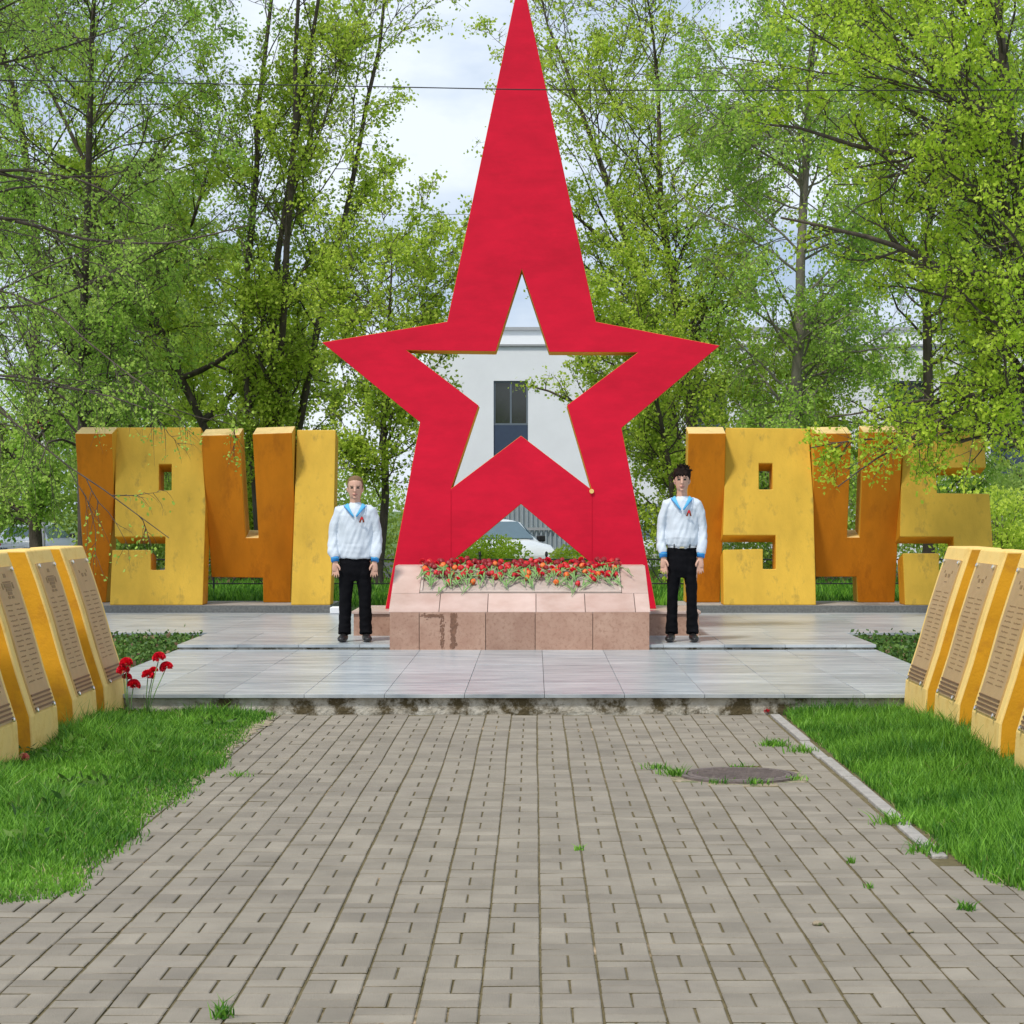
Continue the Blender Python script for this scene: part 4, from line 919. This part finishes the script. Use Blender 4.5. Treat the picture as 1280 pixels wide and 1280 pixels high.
shrub(-.95, 41, .95, .95, 6500, L_lime, .07, 'bright green shrub left of the gap under the star')
shrub(-1.9, 40.5, .8, .8, 4500, L_lind, .07, 'low shrub seen behind the left foot of the star')
shrub(.95, 41.5, .75, .80, 5000, L_lind, .07, 'green shrub right of the gap under the star')
shrub(1.75, 40.6, .8, .85, 4500, L_far, .07, 'pale shrub seen behind the right foot of the star')
shrub(2.65, 34.5, .6, .95, 4500, L_lime, .06, 'fresh green shrub behind the right sailor')
shrub(-5.0, 52, 2.2, 2.9, 14000, L_far, .11, 'big pale bush across the lawn behind the left sailor')
shrub(-7.2, 50, 2.4, 3.2, 16000, L_far, .12, 'big bush across the lawn behind the left numerals')
shrub(6.0, 50, 2.4, 3.0, 15000, L_far, .11, 'big bush across the lawn behind the right numerals')
shrub(10.5, 52, 2.6, 3.2, 15000, L_far, .12, 'big bush far behind the numeral 5')
shrub(-20.5, 80, 4.5, 6.5, 16000, L_far, .22, 'large bush beyond the road behind the car at the far left')
shrub(-14.0, 82, 4.5, 6.0, 16000, L_far, .22, 'large bush beyond the road right of the car at the far left')
shrub(-7.5, 39, .8, 1.3, 7000, L_far, .09, 'yellow-green shrub at the left side of the picture')
shrub(7.9, 36, 1.1, 1.8, 8000, L_lind, .08, 'tall green shrub behind the right memorial slabs')
shrub(9.3, 38, 1.2, 1.9, 8000, L_far, .09, 'pale green shrub at the right side of the picture')

# ------------------------------------------------------------------ fence, corrugated fence, wires
fe = thing('low_fence', 'low black iron fence behind the star and numerals', 'fence', (0, 33.2, .25))
MB().tube([(-9, 33.2, .83), (9, 33.2, .83)], .012, 6).build('rail', m_black, fe); MB().tube([(-9, 33.2, .45), (9, 33.2, .45)], .010, 6).build('rail', m_black, fe)
for i in range(-8, 9):
    x = i * 1.05 - .86; MB().lathe([(.016, .2), (.016, .88), (.026, .90), (.018, .95), (.002, .96)], 8, (x, 33.2, 0)).build('post', m_black, fe)
    if i % 1 == 0: MB().tube([(x + .28, 33.2, .45), (x + .40, 33.2, .60), (x + .50, 33.2, .83)], .007, 5).tube([(x + .78, 33.2, .45), (x + .66, 33.2, .60), (x + .55, 33.2, .83)], .007, 5).build('scroll', m_black, fe)
cf = thing('corrugated_fence', 'grey corrugated metal fence across the road', 'fence', (1, 62, -.3))
v = []; n = 260
for i in range(n + 1):
    x = -3.0 + 9 * i / n; dy = .035 * (1 if (i // 2) % 2 else -1)
    v += [(x, 62 + dy, gz(62)), (x, 62 + dy, 1.78)]
mk('sheet', v, [(2 * i, 2 * i + 2, 2 * i + 3, 2 * i + 1) for i in range(n)], m_corr, cf)
MB().box(-3, 6, 61.93, 61.955, 1.0, 1.08).build('rail', m_greyb, cf)
def wire(y, pts, label, r):
    p = [at(px, py, y) for px, py in pts]; tag(MB().tube(p, r, 5).build('overhead_cable', m_black, loc=p[0]), label, 'cable')
wire(23.0, [(-900, 80), (0, 100), (480, 108.5), (652, 112), (900, 113.5), (1280, 112.5), (2200, 95)], 'black overhead cable crossing in front of the upper part of the star', .0065)
wire(60, [(-600, 250), (300, 268), (800, 268), (1900, 240)], 'thin far cable crossing the sky behind the star', .006)

# ------------------------------------------------------------------ building across the road
BY = 72.0
bl = thing('white_building', 'white building with dark framed windows seen through the star', 'building', (6, BY + 6, -.3))
bx0, bx1, bz1 = xat(536, BY), 24.0, H + (636 - 433) / F * BY
ww0 = xat(617, BY); wwid = xat(660, BY) - ww0; wt = H + (636 - 476) / F * BY; wm = H + (636 - 529) / F * BY; wb = H + (636 - 606) / F * BY
wins = [ww0 + k * 3.4 for k in range(0, 6)]
b = MB(); z0 = -.4
cur = bx0
for wx in wins:
    b.box(cur, wx, BY, BY + .3, z0, bz1); b.box(wx, wx + wwid, BY, BY + .3, z0, wb); b.box(wx, wx + wwid, BY, BY + .3, wt, bz1); cur = wx + wwid
b.box(cur, bx1, BY, BY + .3, z0, bz1)
b.box(bx0, bx0 + .3, BY + .301, BY + 12, z0, bz1); b.box(bx1 - .3, bx1, BY + .301, BY + 12, z0, bz1); b.box(bx0, bx1, BY + 11.7, BY + 12, z0, bz1 - .01)
b.build('wall', m_white, bl)
b = MB().box(bx0 - .1, bx1 + .1, BY - .08, BY + 12.1, bz1 + .003, bz1 + .07); b.build('coping', m_greyb, bl)
b = MB().box(bx0 + .6, bx1 - 1, BY + 4, BY + 10, bz1 + .07, H + (636 - 413) / F * (BY + 4)); b.build('upper_storey', m_white, bl)
b = MB().box(bx0 + .5, bx1 - .9, BY + 3.9, BY + 10.1, H + (636 - 413) / F * (BY + 4) + .003, H + (636 - 409) / F * (BY + 4)); b.build('upper_coping', m_greyb, bl)
for wx in wins:
    b = MB(); t = .06
    b.box(wx, wx + t, BY + .06, BY + .14, wm, wt - t).box(wx + wwid - t, wx + wwid, BY + .06, BY + .14, wm, wt - t).box(wx, wx + wwid, BY + .06, BY + .14, wt - t, wt).box(wx, wx + wwid, BY + .06, BY + .14, wm - t, wm)
    b.box(wx + wwid / 2 - .03, wx + wwid / 2 + .03, BY + .06, BY + .14, wm, wt - t)
    w = b.build('window', m_frame, bl)
    MB().box(wx + t, wx + wwid - t, BY + .10, BY + .11, wm, wt - t).build('pane', m_glass, w)
    MB().box(wx, wx + wwid, BY + .05, BY + .12, wb, wm - t - .003).build('spandrel', m_panel, w)
    MB().box(wx - .03, wx + wwid + .03, BY - .03, BY + .055, wb - .05, wb).build('sill', m_greyb, w)

# ------------------------------------------------------------------ cars
m_carw = mat('silver white car paint', (.72, .75, .79), .25, var=.02); m_carg = mat('car glass', (.10, .16, .20), .08, var=.05, spec=.8)
m_tyre = mat('tyre rubber', (.02, .02, .02), .8); m_rim = mat('alloy rim', (.45, .46, .47), .35, metal=.6); m_tail = mat('tail light', (.55, .01, .02), .25); m_head = mat('head light', (.8, .82, .85), .15); m_plas = mat('black plastic', (.02, .02, .022), .5)
def car(loc, rz, label):
    """2.2 m long stations along x; front at +x"""
    r = thing('parked_car', label, 'car', (0, 0, 0), 'cars parked beyond the fence')
    st_ = [(-2.20, .62, .55, .80, .80), (-2.12, .80, .36, .92, .70), (-1.75, .86, .25, 1.00, .66), (-1.30, .88, .22, 1.36, .60), (-.9, .88, .22, 1.44, .60), (0, .88, .22, 1.46, .61), (.45, .88, .22, 1.42, .60), (.85, .88, .22, 1.20, .63), (1.15, .88, .22, 1.00, .72), (1.7, .86, .24, .93, .72), (2.08, .80, .32, .82, .68), (2.2, .66, .42, .68, .60)]
    v = []; 
    for (x, hw, zb, zt, ht_) in st_:
        belt = min(.92, zt - .03)
        ring = [(-hw * .9, zb), (-hw, zb + .12), (-hw, belt - .15), (-hw * .96, belt), (-ht_, zt - .03), (-ht_ * .7, zt), (ht_ * .7, zt), (ht_, zt - .03), (hw * .96, belt), (hw, belt - .15), (hw, zb + .12), (hw * .9, zb)]
        v += [(x, a, c_) for a, c_ in ring]
    k = 12; f = [(i * k + j, i * k + (j + 1) % k, (i + 1) * k + (j + 1) % k, (i + 1) * k + j) for i in range(len(st_) - 1) for j in range(k)] + [tuple(range(k)), tuple((len(st_) - 1) * k + j for j in range(k))]
    MB().add(v, f).build('body', m_carw, r, smooth=True, bevel=.02)
    def q4(p, m, n_): 
        c_ = sum((Vector(t) for t in p), Vector()) / 4; nr = (Vector(p[1]) - Vector(p[0])).cross(Vector(p[3]) - Vector(p[0])).normalized()
        if nr.dot(c_ - Vector((0, 0, .7))) < 0: nr = -nr
        return MB().hexa([Vector(t) + nr * .004 for t in p], [Vector(t) + nr * .018 for t in p]).build(n_, m, r)
    q4([(.50, -.52, 1.395), (.50, .52, 1.395), (1.12, .66, 1.03), (1.12, -.66, 1.03)], m_carg, 'windscreen')
    q4([(-1.34, -.52, 1.32), (-1.34, .52, 1.32), (-1.72, .60, 1.03), (-1.72, -.60, 1.03)], m_carg, 'rear_window')
    for s in (-1, 1):
        q4([(-1.20, s * .625, 1.33), (-.08, s * .63, 1.40), (-.08, s * .835, .95), (-1.45, s * .83, .95)], m_carg, 'side_window')
        q4([(.0, s * .63, 1.40), (.42, s * .625, 1.37), (.98, s * .825, .96), (.0, s * .835, .95)], m_carg, 'side_window')
        MB().box(.72, .86, s * .88 if s > 0 else -1.06, 1.06 if s > 0 else -.88, .96, 1.10).build('mirror', m_plas, r, bevel=.03)
        MB().box(2.02, 2.16, s * .50 if s > 0 else -.76, .76 if s > 0 else -.50, .62, .76).build('headlight', m_head, r, bevel=.02)
        MB().box(-2.2, -2.08, s * .48 if s > 0 else -.80, .80 if s > 0 else -.48, .72, .90).build('tail_light', m_tail, r, bevel=.02)
        for x in (-1.35, 1.35):
            y_ = s * .80; w = MB().lathe([(.20, -.10), (.31, -.10), (.33, -.07), (.33, .07), (.31, .10), (.20, .10)], 24, (x, y_, .33), 'Y').build('wheel', m_tyre, r, smooth=False)
            MB().lathe([(.20, -.085), (.20, .085), (.06, .09), (.02, .09)], 12, (x, y_, .33), 'Y').build('rim', m_rim, w)
    MB().box(2.10, 2.20, -.45, .45, .50, .64).build('grille', m_plas, r, bevel=.02); MB().box(2.06, 2.23, -.70, .70, .34, .46).build('bumper', m_plas, r, bevel=.03)
    MB().box(-2.24, -2.12, -.75, .75, .40, .56).build('bumper', m_carw, r, bevel=.03); MB().box(-2.245, -2.235, -.26, .26, .60, .72).build('number_plate', m_belt, r)
    r.location = loc; r.rotation_euler = (0, 0, rz); return r
c1 = car((-1.05, 47.5, gz(47.5) + .01), R(-68), 'silver car facing the star, seen through the gap between its feet')
c2 = copy_tree(c1); c2.location = (2.3, 49.5, gz(49.5) + .01); c2.rotation_euler = (0, 0, R(100)); tag(c2, 'pale car behind the right foot of the star', 'car')
c3 = copy_tree(c1); c3.location = (xat(46, 70), 70, gz(70) + .01); c3.rotation_euler = (0, 0, R(86)); tag(c3, 'silver car seen from behind above the left memorial slabs', 'car')
# small board with red panels among the left trees
sg = thing('notice_board', 'white board with two red panels between the left trees', 'sign', (xat(44, 50), 50, gz(50)))
p = at(32, 562, 50); q = at(56, 518, 50)
MB().box(p.x, q.x, 50, 50.06, p.z, q.z - .35).build('board', m_belt, sg)
MB().box(p.x - .05, p.x + .16, 49.95, 49.99, q.z - .30, q.z).box(q.x - .16, q.x, 49.95, 49.99, q.z - .35, q.z - .05).build('red_panel', m_tail, sg)
MB().tube([(p.x + .1, 50.1, gz(50)), (p.x + .1, 50.1, q.z)], .04, 8).tube([(q.x - .05, 50.1, gz(50)), (q.x - .05, 50.1, q.z)], .04, 8).build('post', m_greyb, sg)
